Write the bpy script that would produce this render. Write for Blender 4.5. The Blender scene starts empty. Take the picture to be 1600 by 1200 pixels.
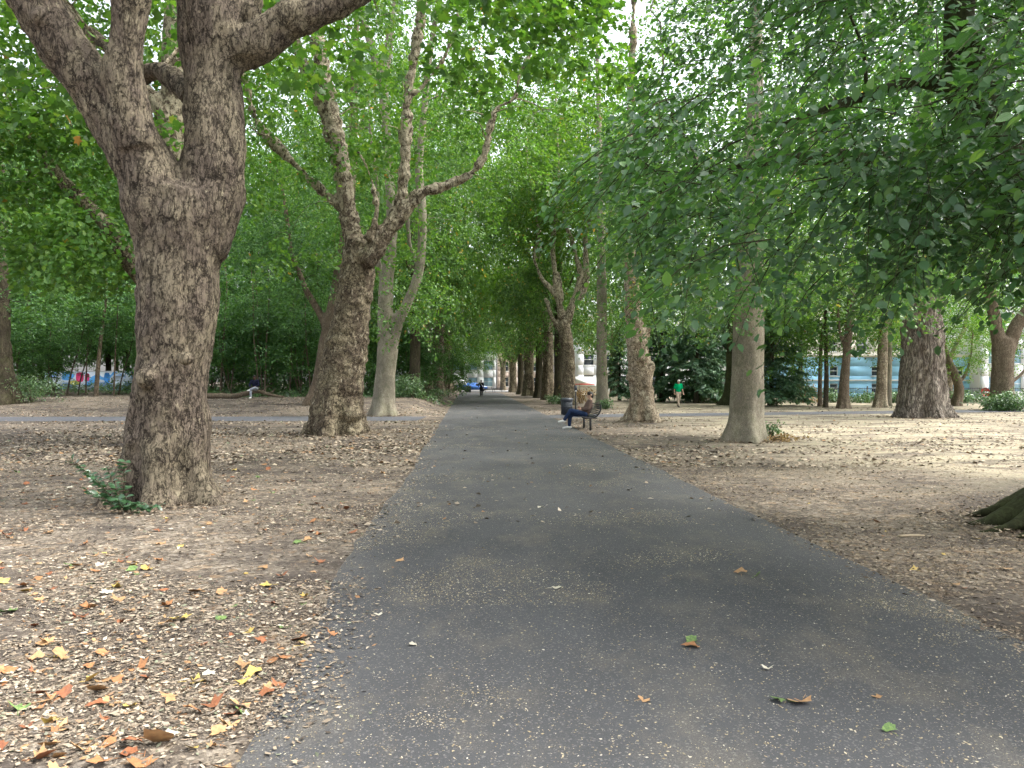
import bpy, bmesh, math, random
import numpy as np
from mathutils import Vector, Matrix

# ------------------------------------------------------------------ camera, sky, sun, exposure
scene = bpy.context.scene
C = scene.collection
CAM_H = 1.55
FPX, CX, HY = 1202.0, 800.0, 597.0          # focal length and horizon measured on the photograph

cam_d = bpy.data.cameras.new('camera'); cam = bpy.data.objects.new('camera', cam_d); C.objects.link(cam)
cam.location = (0, 0, CAM_H); cam.rotation_euler = (math.radians(90), 0, 0)
cam_d.sensor_width = 34.6; cam_d.lens = 26.0; cam_d.shift_y = -3 / 1600
cam_d.clip_start = 0.05; cam_d.clip_end = 3000
scene.camera = cam

SUN_EL, SUN_AZ = math.radians(54), math.radians(88)     # azimuth from +Y (view direction) towards +X (right)
world = bpy.data.worlds.new('World'); scene.world = world; world.use_nodes = True
wn, wl = world.node_tree.nodes, world.node_tree.links
for n in list(wn): wn.remove(n)
sky = wn.new('ShaderNodeTexSky'); sky.sky_type = 'NISHITA'; sky.sun_disc = False
sky.sun_elevation = SUN_EL; sky.sun_rotation = SUN_AZ
sky.air_density = 1.0; sky.dust_density = 4.0; sky.ozone_density = 1.0
hs = wn.new('ShaderNodeHueSaturation'); hs.inputs['Saturation'].default_value = 0.32
bg = wn.new('ShaderNodeBackground'); bg.inputs['Strength'].default_value = 0.15
wo = wn.new('ShaderNodeOutputWorld')
wl.new(sky.outputs[0], hs.inputs['Color']); wl.new(hs.outputs[0], bg.inputs['Color']); wl.new(bg.outputs[0], wo.inputs['Surface'])

sun_d = bpy.data.lights.new('sun', 'SUN'); sun_d.energy = 1.1; sun_d.angle = math.radians(20); sun_d.color = (1, 0.98, 0.95)
sun = bpy.data.objects.new('sun', sun_d); C.objects.link(sun)
sd = Vector((math.sin(SUN_AZ) * math.cos(SUN_EL), math.cos(SUN_AZ) * math.cos(SUN_EL), math.sin(SUN_EL)))
sun.rotation_euler = sd.to_track_quat('Z', 'Y').to_euler(); sun.location = (20, 5, 40)

scene.view_settings.view_transform = 'Standard'; scene.view_settings.look = 'None'
scene.view_settings.gamma = 1.0; scene.view_settings.use_curve_mapping = False
scene.view_settings.exposure = 2.08
cy = scene.cycles
cy.max_bounces = 4; cy.diffuse_bounces = 3; cy.glossy_bounces = 2; cy.transmission_bounces = 4; cy.transparent_max_bounces = 4
cy.sample_clamp_indirect = 6.0
cy.use_adaptive_sampling = True; cy.adaptive_threshold = 0.03
cy.use_denoising = True
try: cy.denoiser = 'OPENIMAGEDENOISE'
except Exception: pass

# ------------------------------------------------------------------ small maths
def W(px, py, d):
    "a point of the place: bearing and elevation measured on the photograph, at distance d"
    return np.array([(px - CX) / FPX * d, d, CAM_H + (HY - py) / FPX * d])
def sstep(a, b, x):
    t = np.clip((np.asarray(x, float) - a) / (b - a), 0, 1); return t * t * (3 - 2 * t)
def _hash(ix, iy, iz, s):
    h = (ix.astype(np.int64) * 374761393 + iy.astype(np.int64) * 668265263 + iz.astype(np.int64) * 2147483647 + s * 1274126177) & 0xffffffff
    h = ((h ^ (h >> 13)) * 1274126177) & 0xffffffff
    h = ((h ^ (h >> 16)) * 2246822519) & 0xffffffff
    return ((h ^ (h >> 15)) & 0xffffff) / float(0xffffff)
def vnoise(p, s=0):
    p = np.asarray(p, float); i = np.floor(p); f = p - i; f = f * f * f * (f * (f * 6 - 15) + 10)
    i = i.astype(np.int64); r = 0
    for dx in (0, 1):
        wx = f[:, 0] if dx else 1 - f[:, 0]
        for dy in (0, 1):
            wy = f[:, 1] if dy else 1 - f[:, 1]
            for dz in (0, 1):
                wz = f[:, 2] if dz else 1 - f[:, 2]
                r = r + wx * wy * wz * _hash(i[:, 0] + dx, i[:, 1] + dy, i[:, 2] + dz, s)
    return r * 2 - 1
def fbm(p, o=4, s=0):
    r, a, q = 0, 1.0, np.asarray(p, float)
    for k in range(o):
        r = r + a * vnoise(q, s + k * 17); q = q * 2.03 + 11.3; a *= 0.5
    return r
def worley(p, s=0):
    p = np.asarray(p, float); i = np.floor(p).astype(np.int64); f1 = np.full(len(p), 9.0); f2 = f1.copy()
    for dx in (-1, 0, 1):
        for dy in (-1, 0, 1):
            for dz in (-1, 0, 1):
                jx, jy, jz = i[:, 0] + dx, i[:, 1] + dy, i[:, 2] + dz
                q = np.stack([jx + _hash(jx, jy, jz, s), jy + _hash(jx, jy, jz, s + 1), jz + _hash(jx, jy, jz, s + 2)], 1)
                dd = np.linalg.norm(q - p, axis=1)
                n1 = np.minimum(f1, dd); f2 = np.where(dd < f1, f1, np.minimum(f2, dd)); f1 = n1
    return f1, f2

def path_c(y): return 1.13 - 0.0525 * np.asarray(y, float)          # centre line of the asphalt walk
def cross_mid(x):
    "centre line of the path that crosses the walk"
    x = np.asarray(x, float); t = sstep(-5, 4, x)
    return (32.6 + 0.02 * x) * (1 - t) + (34.2 + 0.27 * x) * t
def ground_z(x, y):
    x = np.asarray(x, float); y = np.asarray(y, float)
    off = x - path_c(y)
    t = sstep(-2.6, -4.6, off)
    z = t * (0.62 * sstep(34, 46, y) + 0.15 * sstep(46, 62, y))
    z = z + 0.25 * sstep(-20, -40, off) * sstep(40, 60, y)
    near = np.minimum(sstep(2.3, 3.6, np.abs(off)), sstep(2.3, 3.4, np.abs(y - cross_mid(x))))
    p = np.stack([x * 0.55, y * 0.55, 0 * x], -1).reshape(-1, 3)
    z = z + 0.035 * near * vnoise(p, 5).reshape(x.shape)
    return z
def gz(x, y): return float(ground_z(np.array([x]), np.array([y]))[0])

# ------------------------------------------------------------------ mesh helpers
def mesh_np(name, V, faces_by_size, mat=None, smooth=False):
    "faces_by_size: list of (n,k) int arrays"
    me = bpy.data.meshes.new(name)
    V = np.ascontiguousarray(V, np.float32)
    me.vertices.add(len(V)); me.vertices.foreach_set('co', V.ravel())
    loops = np.concatenate([f.ravel() for f in faces_by_size]).astype(np.int32)
    tot = np.concatenate([np.full(len(f), f.shape[1]) for f in faces_by_size]).astype(np.int32)
    st = np.concatenate([[0], np.cumsum(tot)[:-1]]).astype(np.int32)
    me.loops.add(len(loops)); me.loops.foreach_set('vertex_index', loops)
    me.polygons.add(len(tot)); me.polygons.foreach_set('loop_start', st); me.polygons.foreach_set('loop_total', tot)
    if smooth: me.polygons.foreach_set('use_smooth', np.ones(len(tot), bool))
    me.update(calc_edges=True)
    if mat is not None: me.materials.append(mat)
    return me
def link(name, me, parent=None, loc=None):
    o = bpy.data.objects.new(name, me); C.objects.link(o)
    if parent is not None: o.parent = parent
    if loc is not None: o.location = loc
    return o
def tag(o, label=None, cat=None, group=None, kind=None):
    if label: o['label'] = label
    if cat: o['category'] = cat
    if group: o['group'] = group
    if kind: o['kind'] = kind
    return o
def thing(name, label, cat, loc=(0, 0, 0), group=None, rz=0.0):
    o = bpy.data.objects.new(name, None); C.objects.link(o); o.location = loc; o.rotation_euler = (0, 0, rz)
    o.empty_display_size = 0.3
    return tag(o, label, cat, group)
class MB:
    "collects pieces of one mesh"
    def __init__(s): s.v = []; s.f = {}; s.n = 0
    def add(s, V, F):
        V = np.asarray(V, float).reshape(-1, 3)
        for f in F:
            f = np.asarray(f) + s.n
            if len(f): s.f.setdefault(f.shape[1], []).append(f)
        s.v.append(V); s.n += len(V); return s
    def box(s, x0, x1, y0, y1, z0, z1):
        V = [(x, y, z) for x in (x0, x1) for y in (y0, y1) for z in (z0, z1)]
        return s.add(V, [np.array([[0, 1, 3, 2], [4, 6, 7, 5], [0, 4, 5, 1], [2, 3, 7, 6], [0, 2, 6, 4], [1, 5, 7, 3]])])
    def tube(s, P, R, sides=8, **k):
        V, F = tube(P, R, sides, **k); return s.add(V, F)
    def mesh(s, name, mat, smooth=False):
        return mesh_np(name, np.concatenate(s.v), [np.concatenate(a) for a in s.f.values()], mat, smooth)
    def build(s, name, mat, parent=None, smooth=False, loc=None):
        return link(name, s.mesh(name, mat, smooth), parent, loc)

def resample(P, R, step):
    "Catmull-Rom through the nodes"
    P = np.asarray(P, float); R = np.asarray(R, float)
    if len(P) < 3: 
        P = np.stack([P[0], (P[0] + P[-1]) / 2, P[-1]]); R = np.array([R[0], (R[0] + R[-1]) / 2, R[-1]])
    Q = np.vstack([2 * P[0] - P[1], P, 2 * P[-1] - P[-2]]); S = np.concatenate([[R[0]], R, [R[-1]]])
    op, orr = [], []
    for i in range(1, len(Q) - 2):
        L = np.linalg.norm(Q[i + 1] - Q[i]); n = max(1, int(math.ceil(L / step)))
        for t in np.arange(n) / n:
            a = [-.5 * t + t * t - .5 * t ** 3, 1 - 2.5 * t * t + 1.5 * t ** 3, .5 * t + 2 * t * t - 1.5 * t ** 3, -.5 * t * t + .5 * t ** 3]
            op.append(sum(a[k] * Q[i - 1 + k] for k in range(4))); orr.append(S[i] * (1 - t) + S[i + 1] * t)
    op.append(P[-1]); orr.append(R[-1])
    return np.array(op), np.array(orr)
def tube(P, R, sides=8, flare=None, base_z=0.0, cap=True):
    P = np.asarray(P, float); R = np.asarray(R, float); n = len(P)
    T = np.gradient(P, axis=0); T /= np.linalg.norm(T, axis=1)[:, None] + 1e-9
    u = np.cross(T[0], [0.13, 1, 0.07]); u /= np.linalg.norm(u)
    U = [u]
    for i in range(1, n):
        u = U[-1] - T[i] * np.dot(U[-1], T[i]); U.append(u / (np.linalg.norm(u) + 1e-9))
    U = np.array(U); Vv = np.cross(T, U)
    a = np.arange(sides) / sides * 2 * math.pi
    rr = np.repeat(R[:, None], sides, 1)
    if flare:
        amp, hs_, lobes = flare       # root flare with buttresses: lobes = [(k, phase, strength)]
        h = np.maximum(P[:, 2] - base_z, 0.0)[:, None]
        lob = sum(s_ * np.cos(k * a + ph) for k, ph, s_ in lobes)[None, :]
        rr = rr * (1 + amp * np.exp(-h / hs_) * (0.7 + 1.25 * lob) + 0.2 * np.exp(-h / (hs_ * 3.5)) * lob)
    V = P[:, None, :] + rr[:, :, None] * (np.cos(a)[None, :, None] * U[:, None, :] + np.sin(a)[None, :, None] * Vv[:, None, :])
    V = V.reshape(-1, 3)
    i = np.arange(n - 1)[:, None] * sides; j = np.arange(sides)[None, :]; j2 = (j + 1) % sides
    F = np.stack([i + j, i + j2, i + sides + j2, i + sides + j], -1).reshape(-1, 4)
    fs = [F]
    if cap:
        V = np.vstack([V, P[0] - 0 * T[0], P[-1] + T[-1] * R[-1] * 0.4]); c0, c1 = n * sides, n * sides + 1
        j = np.arange(sides); j2 = (j + 1) % sides
        fs.append(np.concatenate([np.stack([j2, j, np.full(sides, c0)], 1), np.stack([(n - 1) * sides + j, (n - 1) * sides + j2, np.full(sides, c1)], 1)]))
    return V, fs
def remesh(mb, voxel, smooth_it=4):
    "voxel union of the collected pieces -> vertices, quads (numpy)"
    me = mb.mesh('tmp', None); o = bpy.data.objects.new('tmp', me); C.objects.link(o)
    m = o.modifiers.new('r', 'REMESH'); m.mode = 'VOXEL'; m.voxel_size = voxel
    dg = bpy.context.evaluated_depsgraph_get(); ev = o.evaluated_get(dg)
    m2 = bpy.data.meshes.new_from_object(ev)
    nv = len(m2.vertices); V = np.empty(nv * 3, np.float32); m2.vertices.foreach_get('co', V); V = V.reshape(-1, 3).astype(float)
    nl = len(m2.loops); L = np.empty(nl, np.int32); m2.loops.foreach_get('vertex_index', L)
    lt = np.empty(len(m2.polygons), np.int32); m2.polygons.foreach_get('loop_total', lt)
    assert (lt == 4).all()
    F = L.reshape(-1, 4)
    bpy.data.objects.remove(o); bpy.data.meshes.remove(me); bpy.data.meshes.remove(m2)
    E = np.concatenate([F[:, [0, 1]], F[:, [1, 2]], F[:, [2, 3]], F[:, [3, 0]]])
    deg = np.bincount(E[:, 0], minlength=nv) + np.bincount(E[:, 1], minlength=nv)
    for _ in range(smooth_it):
        A = np.zeros_like(V)
        for k in range(3):
            A[:, k] = np.bincount(E[:, 0], V[E[:, 1], k], nv) + np.bincount(E[:, 1], V[E[:, 0], k], nv)
        V = V * 0.4 + 0.6 * A / np.maximum(deg, 1)[:, None]
    return V, F
def vnormals(V, F):
    n = np.cross(V[F[:, 2]] - V[F[:, 0]], V[F[:, 3]] - V[F[:, 1]]); N = np.zeros_like(V)
    for k in range(4):
        for c in range(3): N[:, c] += np.bincount(F[:, k], n[:, c], len(V))
    return N / (np.linalg.norm(N, axis=1)[:, None] + 1e-12)

# ------------------------------------------------------------------ materials
class NT:
    def __init__(s, name):
        s.m = bpy.data.materials.new(name); s.m.use_nodes = True; s.t = s.m.node_tree
        for n in list(s.t.nodes): s.t.nodes.remove(n)
        s.out = s.n('OutputMaterial')
    def n(s, kind, **k):
        x = s.t.nodes.new('ShaderNode' + kind)
        for a, v in k.items():
            if a in ('inp',): 
                for q, w in v.items(): x.inputs[q].default_value = w
            else: setattr(x, a, v)
        return x
    def l(s, a, b): s.t.links.new(a, b); return s
    def ramp(s, fac, stops, interp='LINEAR'):
        r = s.n('ValToRGB'); e = r.color_ramp; e.interpolation = interp
        while len(e.elements) < len(stops): e.elements.new(0.5)
        for el, (p, c) in zip(e.elements, stops):
            el.position = p; el.color = (c[0], c[1], c[2], 1) if hasattr(c, '__len__') else (c, c, c, 1)
        s.l(fac, r.inputs[0]); return r.outputs[0]
    def mix(s, f, a, b, mode='MIX'):
        m = s.n('Mix', data_type='RGBA', blend_type=mode)
        for sock, v in ((m.inputs[0], f), (m.inputs[6], a), (m.inputs[7], b)):
            if hasattr(v, 'is_linked') or hasattr(v, 'links'): s.l(v, sock)
            else: sock.default_value = v if not hasattr(v, '__len__') else (v[0], v[1], v[2], 1)
        return m.outputs[2]
    def math(s, op, a, b=0.0, clamp=False):
        m = s.n('Math', operation=op, use_clamp=clamp)
        for sock, v in ((m.inputs[0], a), (m.inputs[1], b)):
            if hasattr(v, 'links'): s.l(v, sock)
            else: sock.default_value = v
        return m.outputs[0]
    def obj(s): return s.n('TexCoord').outputs['Object']
    def mapping(s, vec, sc=(1, 1, 1), loc=(0, 0, 0)):
        m = s.n('Mapping'); m.inputs['Scale'].default_value = sc; m.inputs['Location'].default_value = loc
        s.l(vec, m.inputs[0]); return m.outputs[0]
    def noise(s, vec, scale, detail=4, rough=0.55, dist=0.0, col=False):
        n = s.n('TexNoise'); n.inputs['Scale'].default_value = scale; n.inputs['Detail'].default_value = detail
        n.inputs['Roughness'].default_value = rough; n.inputs['Distortion'].default_value = dist
        s.l(vec, n.inputs['Vector']); return n.outputs['Color' if col else 'Fac']
    def vor(s, vec, scale, feature='F1', out='Distance'):
        n = s.n('TexVoronoi', feature=feature); n.inputs['Scale'].default_value = scale
        s.l(vec, n.inputs['Vector']); return n.outputs[out]
    def bump(s, h, strength=0.5, dist=0.02):
        b = s.n('Bump'); b.inputs['Strength'].default_value = strength; b.inputs['Distance'].default_value = dist
        s.l(h, b.inputs['Height']); return b.outputs[0]
    def pbr(s, col, rough=0.8, spec=0.3, normal=None, metal=0.0):
        p = s.n('BsdfPrincipled'); p.inputs['Roughness'].default_value = rough; p.inputs['Specular IOR Level'].default_value = spec
        p.inputs['Metallic'].default_value = metal
        if hasattr(col, 'links'): s.l(col, p.inputs['Base Color'])
        else: p.inputs['Base Color'].default_value = (col[0], col[1], col[2], 1)
        if normal is not None: s.l(normal, p.inputs['Normal'])
        return p.outputs[0]
    def done(s, shader): s.l(shader, s.out.inputs['Surface']); return s.m

def plain(name, col, rough=0.6, spec=0.3, var=0.15, scale=6.0, metal=0.0):
    t = NT(name); o = t.obj()
    n = t.noise(o, scale, 5)
    c = t.mix(t.ramp(n, [(0.3, 0), (0.7, 1)]), [x * (1 - var) for x in col], [min(1, x * (1 + var)) for x in col])
    return t.done(t.pbr(c, rough, spec, t.bump(n, 0.15, 0.01), metal))
def leafmat(name, stops, trans=0.4, rough=0.5, spec=0.16, tcol=(1.25, 1.25, 0.55), patch=0.25):
    "stops: colours picked per leaf; two-sided leaf that lets light through"
    t = NT(name); g = t.n('NewGeometry')
    c = t.ramp(g.outputs['Random Per Island'], stops)
    n = t.noise(t.n('TexCoord').outputs['Object'], 0.35, 0)
    c = t.mix(patch, c, t.ramp(n, [(0.35, (0.55, 0.6, 0.6)), (0.65, (1.25, 1.2, 1.0))]), 'MULTIPLY')
    df = t.n('BsdfDiffuse'); t.l(c, df.inputs[0]); gl = t.n('BsdfGlossy'); gl.inputs['Roughness'].default_value = rough; gl.inputs[0].default_value = (1, 1, 1, 1)
    tr = t.n('BsdfTranslucent'); t.l(t.mix(1.0, c, tcol, 'MULTIPLY'), tr.inputs[0])
    m = t.n('MixShader'); m.inputs[0].default_value = trans; t.l(df.outputs[0], m.inputs[1]); t.l(tr.outputs[0], m.inputs[2])
    m2 = t.n('MixShader'); fr = t.n('LayerWeight'); fr.inputs[0].default_value = 0.5; t.l(t.math('ADD', t.math('MULTIPLY', t.math('POWER', fr.outputs['Facing'], 3.0), 0.45 * spec), 0.16 * spec), m2.inputs[0]); t.l(m.outputs[0], m2.inputs[1]); t.l(gl.outputs[0], m2.inputs[2])
    return t.done(m2.outputs[0])
def bark(name, dark, mid, light, scale=14.0, stretch=0.4, crack=0.1, patch=0.5, flake=0.0, flakecol=(0.5, 0.46, 0.34), flake_z=None, bump=0.6, moss=0.0, bd=0.03, fiss=0.5, plates=0.0):
    "fissures follow ridged noise stretched up the bole; plates between them vary in tone"
    t = NT(name); o = t.obj()
    v = t.mapping(o, (1, 1, stretch))
    r1 = t.noise(v, scale * 0.55, 5, 0.62, 0.8)
    rid = t.math('ABSOLUTE', t.math('SUBTRACT', r1, 0.5))
    fine = t.noise(v, scale * 2.6, 5, 0.75)
    big = t.noise(t.mapping(o, (1, 1, 0.55)), 2.1, 5, 0.7)
    ck = t.ramp(t.math('ADD', rid, t.math('MULTIPLY', t.math('SUBTRACT', fine, 0.5), 0.09)), [(0.0, 0), (crack, 1)])
    ck = t.math('ADD', t.math('MULTIPLY', ck, fiss), 1.0 - fiss)
    if plates > 0:
        wv = t.n('VectorMath', operation='MULTIPLY_ADD'); t.l(t.noise(o, 7.0, 6, 0.75, col=True), wv.inputs[0]); wv.inputs[1].default_value = (0.22, 0.22, 0.3); t.l(o, wv.inputs[2])
        e = t.vor(t.mapping(wv.outputs[0], (1, 1, stretch * 0.8)), scale * 0.5, 'DISTANCE_TO_EDGE')
        fade = t.ramp(t.noise(o, 3.0, 3), [(0.42, 1), (0.66, 0.35)])
        pk = t.ramp(e, [(0.0, 0), (0.045, 0.35), (0.10, 0.95), (0.16, 1)])
        ck = t.math('MULTIPLY', ck, t.math('SUBTRACT', 1.0, t.math('MULTIPLY', t.math('MULTIPLY', t.math('SUBTRACT', 1.0, pk), fade), plates)))
        rid = t.math('ADD', rid, t.math('MULTIPLY', t.math('MULTIPLY', pk, 0.1), plates))
    pl = t.mix(t.math('MULTIPLY', t.ramp(big, [(0.44, 0), (0.57, 1)]), patch), mid, light)
    pl = t.mix(0.75, pl, t.ramp(fine, [(0.3, (0.38, 0.36, 0.34)), (0.5, (0.95, 0.95, 0.95)), (0.7, (1.6, 1.57, 1.53))]), 'MULTIPLY')
    col = t.mix(ck, dark, pl)
    if flake > 0:
        fn = t.noise(t.mapping(o, (1, 1, 0.6)), scale * 0.55, 4, 0.7, 0.4)
        if flake_z:
            sx = t.n('SeparateXYZ'); t.l(o, sx.inputs[0]); mr = t.n('MapRange'); mr.inputs[1].default_value = flake_z[0]; mr.inputs[2].default_value = flake_z[1]; mr.inputs[4].default_value = 0.13; t.l(sx.outputs[2], mr.inputs[0])
            fn = t.math('ADD', fn, mr.outputs[0])
        fm = t.ramp(fn, [(0.64 - 0.18 * flake, 0), (0.70 - 0.18 * flake, 1)])
        col = t.mix(t.math('MULTIPLY', fm, t.ramp(fine, [(0.35, 0.2), (0.55, 0.9)])), col, flakecol)
    if moss > 0:
        mm = t.ramp(t.noise(o, 2.4, 3, 0.65), [(0.55 - 0.2 * moss, 0), (0.75, 1)])
        col = t.mix(t.math('MULTIPLY', mm, moss), col, (0.07, 0.085, 0.03))
    return t.done(t.pbr(col, 0.9, 0.12, t.bump(t.math('ADD', t.math('MINIMUM', rid, crack * 1.5), t.math('MULTIPLY', fine, 0.12)), bump, bd * 6)))

M = {}
M['bark_plane'] = bark('bark_plane_rugged', (0.026, 0.021, 0.016), (0.162, 0.13, 0.1), (0.275, 0.235, 0.158), 22, 0.34, 0.05, 0.65, flake=0.06, flakecol=(0.38, 0.33, 0.22), bump=1.0, fiss=0.8, plates=1.0)
M['bark_plane2'] = bark('bark_plane_flaking', (0.026, 0.02, 0.015), (0.165, 0.13, 0.092), (0.33, 0.28, 0.185), 15, 0.9, 0.06, 0.8, flake=0.3, flakecol=(0.46, 0.405, 0.29), flake_z=(4.5, 7.5), bump=1.0, fiss=0.85, plates=0.9)
M['bark_pale'] = bark('bark_plane_pale', (0.07, 0.052, 0.036), (0.27, 0.215, 0.15), (0.42, 0.36, 0.26), 11, 0.8, 0.06, 0.8, flake=0.4, flakecol=(0.5, 0.45, 0.33), bump=0.9, fiss=0.8, plates=0.6)
M['bark_grey'] = bark('bark_smooth_grey', (0.11, 0.095, 0.07), (0.2, 0.178, 0.138), (0.31, 0.28, 0.21), 30, 0.3, 0.05, 0.9, bump=0.6, moss=0.4, bd=0.014, fiss=0.65)
M['bark_beech'] = bark('bark_beech_dark', (0.014, 0.016, 0.009), (0.035, 0.038, 0.018), (0.06, 0.065, 0.03), 9, 0.5, 0.05, 0.6, bump=0.4, moss=0.4, fiss=0.4, bd=0.015)
M['bark_dark'] = bark('bark_dark_brown', (0.02, 0.017, 0.012), (0.06, 0.05, 0.035), (0.10, 0.085, 0.055), 14, 0.3, 0.06, 0.6, bump=0.6, moss=0.4, fiss=0.7)
M['bark_oak'] = bark('bark_furrowed', (0.035, 0.027, 0.022), (0.235, 0.2, 0.16), (0.4, 0.355, 0.29), 13, 0.2, 0.1, 0.8, bump=1.0, bd=0.05, fiss=0.9)
M['bark_brown'] = bark('bark_brown', (0.045, 0.035, 0.025), (0.13, 0.10, 0.07), (0.2, 0.165, 0.115), 14, 0.35, 0.06, 0.6, bump=0.6, fiss=0.7)

M['leaf_plane'] = leafmat('leaf_plane', [(0, (0.053, 0.137, 0.024)), (0.5, (0.083, 0.200, 0.034)), (0.9, (0.136, 0.263, 0.042)), (0.994, (0.156, 0.263, 0.042)), (0.997, (0.350, 0.253, 0.047)), (1, (0.350, 0.158, 0.047))], 0.5, 0.5)
M['leaf_plane_b'] = leafmat('leaf_plane_light', [(0, (0.063, 0.147, 0.021)), (0.6, (0.098, 0.221, 0.029)), (0.992, (0.171, 0.294, 0.038)), (0.992, (0.359, 0.276, 0.048)), (1, (0.404, 0.184, 0.048))], 0.55, 0.5)
M['leaf_beech'] = leafmat('leaf_beech', [(0, (0.040, 0.103, 0.041)), (0.6, (0.061, 0.147, 0.052)), (0.92, (0.095, 0.204, 0.063)), (1, (0.190, 0.332, 0.081))], 0.42, 0.42, 0.26, (1.3, 1.5, 0.5))
M['leaf_lime'] = leafmat('leaf_lime', [(0, (0.055, 0.129, 0.032)), (0.6, (0.086, 0.189, 0.040)), (0.97, (0.155, 0.288, 0.056)), (1, (0.465, 0.303, 0.079))], 0.42, 0.45)
M['leaf_wood'] = leafmat('leaf_woodland', [(0, (0.043, 0.113, 0.036)), (0.6, (0.068, 0.172, 0.046)), (1, (0.129, 0.270, 0.057))], 0.4, 0.5)
M['leaf_conifer'] = leafmat('leaf_conifer', [(0, (0.049, 0.113, 0.064)), (0.7, (0.094, 0.187, 0.099)), (1, (0.166, 0.281, 0.146))], 0.12, 0.55)
M['leaf_ivy'] = leafmat('leaf_shrub', [(0, (0.042, 0.115, 0.033)), (0.7, (0.084, 0.189, 0.052)), (1, (0.168, 0.270, 0.078))], 0.3, 0.4, 0.45)
M['leaf_sprout'] = leafmat('leaf_sprout', [(0, (0.023, 0.075, 0.025)), (0.7, (0.032, 0.101, 0.030)), (1, (0.054, 0.135, 0.033))], 0.25, 0.4, 0.5)
M['leaf_dead'] = leafmat('leaf_dead_shrub', [(0, (0.2, 0.12, 0.06)), (1, (0.34, 0.24, 0.12))], 0.3, 0.7)

def litter_mat(name, stops):
    t = NT(name); g = t.n('NewGeometry')
    c = t.ramp(g.outputs['Random Per Island'], stops)
    f = t.noise(t.n('TexCoord').outputs['Object'], 60, 3)
    c = t.mix(0.4, c, t.ramp(f, [(0.3, (0.6, 0.6, 0.6)), (0.7, (1.25, 1.25, 1.25))]), 'MULTIPLY')
    return t.done(t.pbr(c, 0.75, 0.25))
M['litter'] = litter_mat('litter', [(0, (0.046, 0.036, 0.027)), (0.2, (0.129, 0.099, 0.072)), (0.5, (0.267, 0.213, 0.151)), (0.74, (0.396, 0.327, 0.237)), (0.87, (0.506, 0.435, 0.332)), (0.90, (0.276, 0.145, 0.069)), (0.94, (0.350, 0.217, 0.104)), (0.955, (0.386, 0.353, 0.276)), (0.975, (0.129, 0.145, 0.086)), (1, (0.276, 0.281, 0.190))])
M['litter_r'] = litter_mat('litter_brown', [(0, (0.041, 0.031, 0.023)), (0.3, (0.138, 0.101, 0.068)), (0.65, (0.248, 0.189, 0.125)), (0.9, (0.359, 0.288, 0.197)), (0.97, (0.460, 0.390, 0.293)), (1, (0.276, 0.154, 0.069))])
M['seed'] = litter_mat('seed_husk', [(0, (0.221, 0.172, 0.095)), (0.5, (0.386, 0.317, 0.190)), (0.85, (0.506, 0.444, 0.311)), (1, (0.570, 0.525, 0.431))])

def ground_mat():
    t = NT('park_ground'); o = t.obj()
    sx = t.n('SeparateXYZ'); t.l(o, sx.inputs[0]); X, Y = sx.outputs[0], sx.outputs[1]
    w1 = t.noise(o, 0.35, 5, 0.6); w2 = t.noise(t.mapping(o, (1, 1.6, 1)), 1.1, 5, 0.65); f1 = t.noise(o, 26, 5, 0.75); f2 = t.noise(o, 75, 4, 0.7)
    bits = t.vor(t.mapping(o, (1, 1, 0.2)), 34, 'F1', 'Color'); sb = t.n('SeparateColor'); t.l(bits, sb.inputs[0])
    bits2 = t.vor(t.mapping(o, (1, 1, 0.2), (3, 7, 0)), 11, 'F1', 'Color'); sb2 = t.n('SeparateColor'); t.l(bits2, sb2.inputs[0])
    soil = t.mix(t.ramp(f1, [(0.35, 0), (0.65, 1)]), (0.043, 0.036, 0.031), (0.090, 0.075, 0.064))
    straw = t.ramp(sb.outputs[0], [(0, (0.052, 0.042, 0.033)), (0.4, (0.146, 0.118, 0.088)), (0.75, (0.310, 0.258, 0.194)), (1, (0.533, 0.473, 0.387))])
    straw = t.mix(0.5, straw, t.ramp(sb2.outputs[0], [(0, (0.069, 0.056, 0.044)), (0.6, (0.189, 0.155, 0.117)), (0.85, (0.361, 0.306, 0.233)), (1, (0.361, 0.228, 0.114))]))
    dry = t.ramp(t.noise(t.mapping(o, (1, 0.6, 1)), 20, 6, 0.8), [(0.3, (0.129, 0.105, 0.068)), (0.48, (0.292, 0.254, 0.176)), (0.7, (0.430, 0.394, 0.290))])
    cover = t.math('ADD', t.math('MULTIPLY', w1, 0.8), t.math('MULTIPLY', w2, 0.75))
    cover = t.ramp(cover, [(0.64, 0.1), (0.86, 1)])
    col = t.mix(t.math('MULTIPLY', cover, t.ramp(f2, [(0.3, 0.35), (0.6, 1)])), soil, straw)
    # parched grass in the open on the right
    mx = t.n('MapRange', interpolation_type='SMOOTHSTEP'); mx.inputs[1].default_value = 3.0; mx.inputs[2].default_value = 9.0; t.l(X, mx.inputs[0])
    my = t.n('MapRange', interpolation_type='SMOOTHSTEP'); my.inputs[1].default_value = 11.0; my.inputs[2].default_value = 17.0
    t.l(t.math('ADD', Y, t.math('MULTIPLY', w1, 5.0)), my.inputs[0])
    dm = t.math('MULTIPLY', mx.outputs[0], my.outputs[0])
    dm = t.math('MULTIPLY', dm, t.ramp(t.noise(t.mapping(o, (0.6, 1.3, 1)), 0.9, 5, 0.6), [(0.38, 0.0), (0.56, 1)]))
    col = t.mix(dm, col, dry)
    return t.done(t.pbr(col, 0.95, 0.1, t.bump(f1, 0.5, 0.03)))
M['ground'] = ground_mat()
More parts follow.
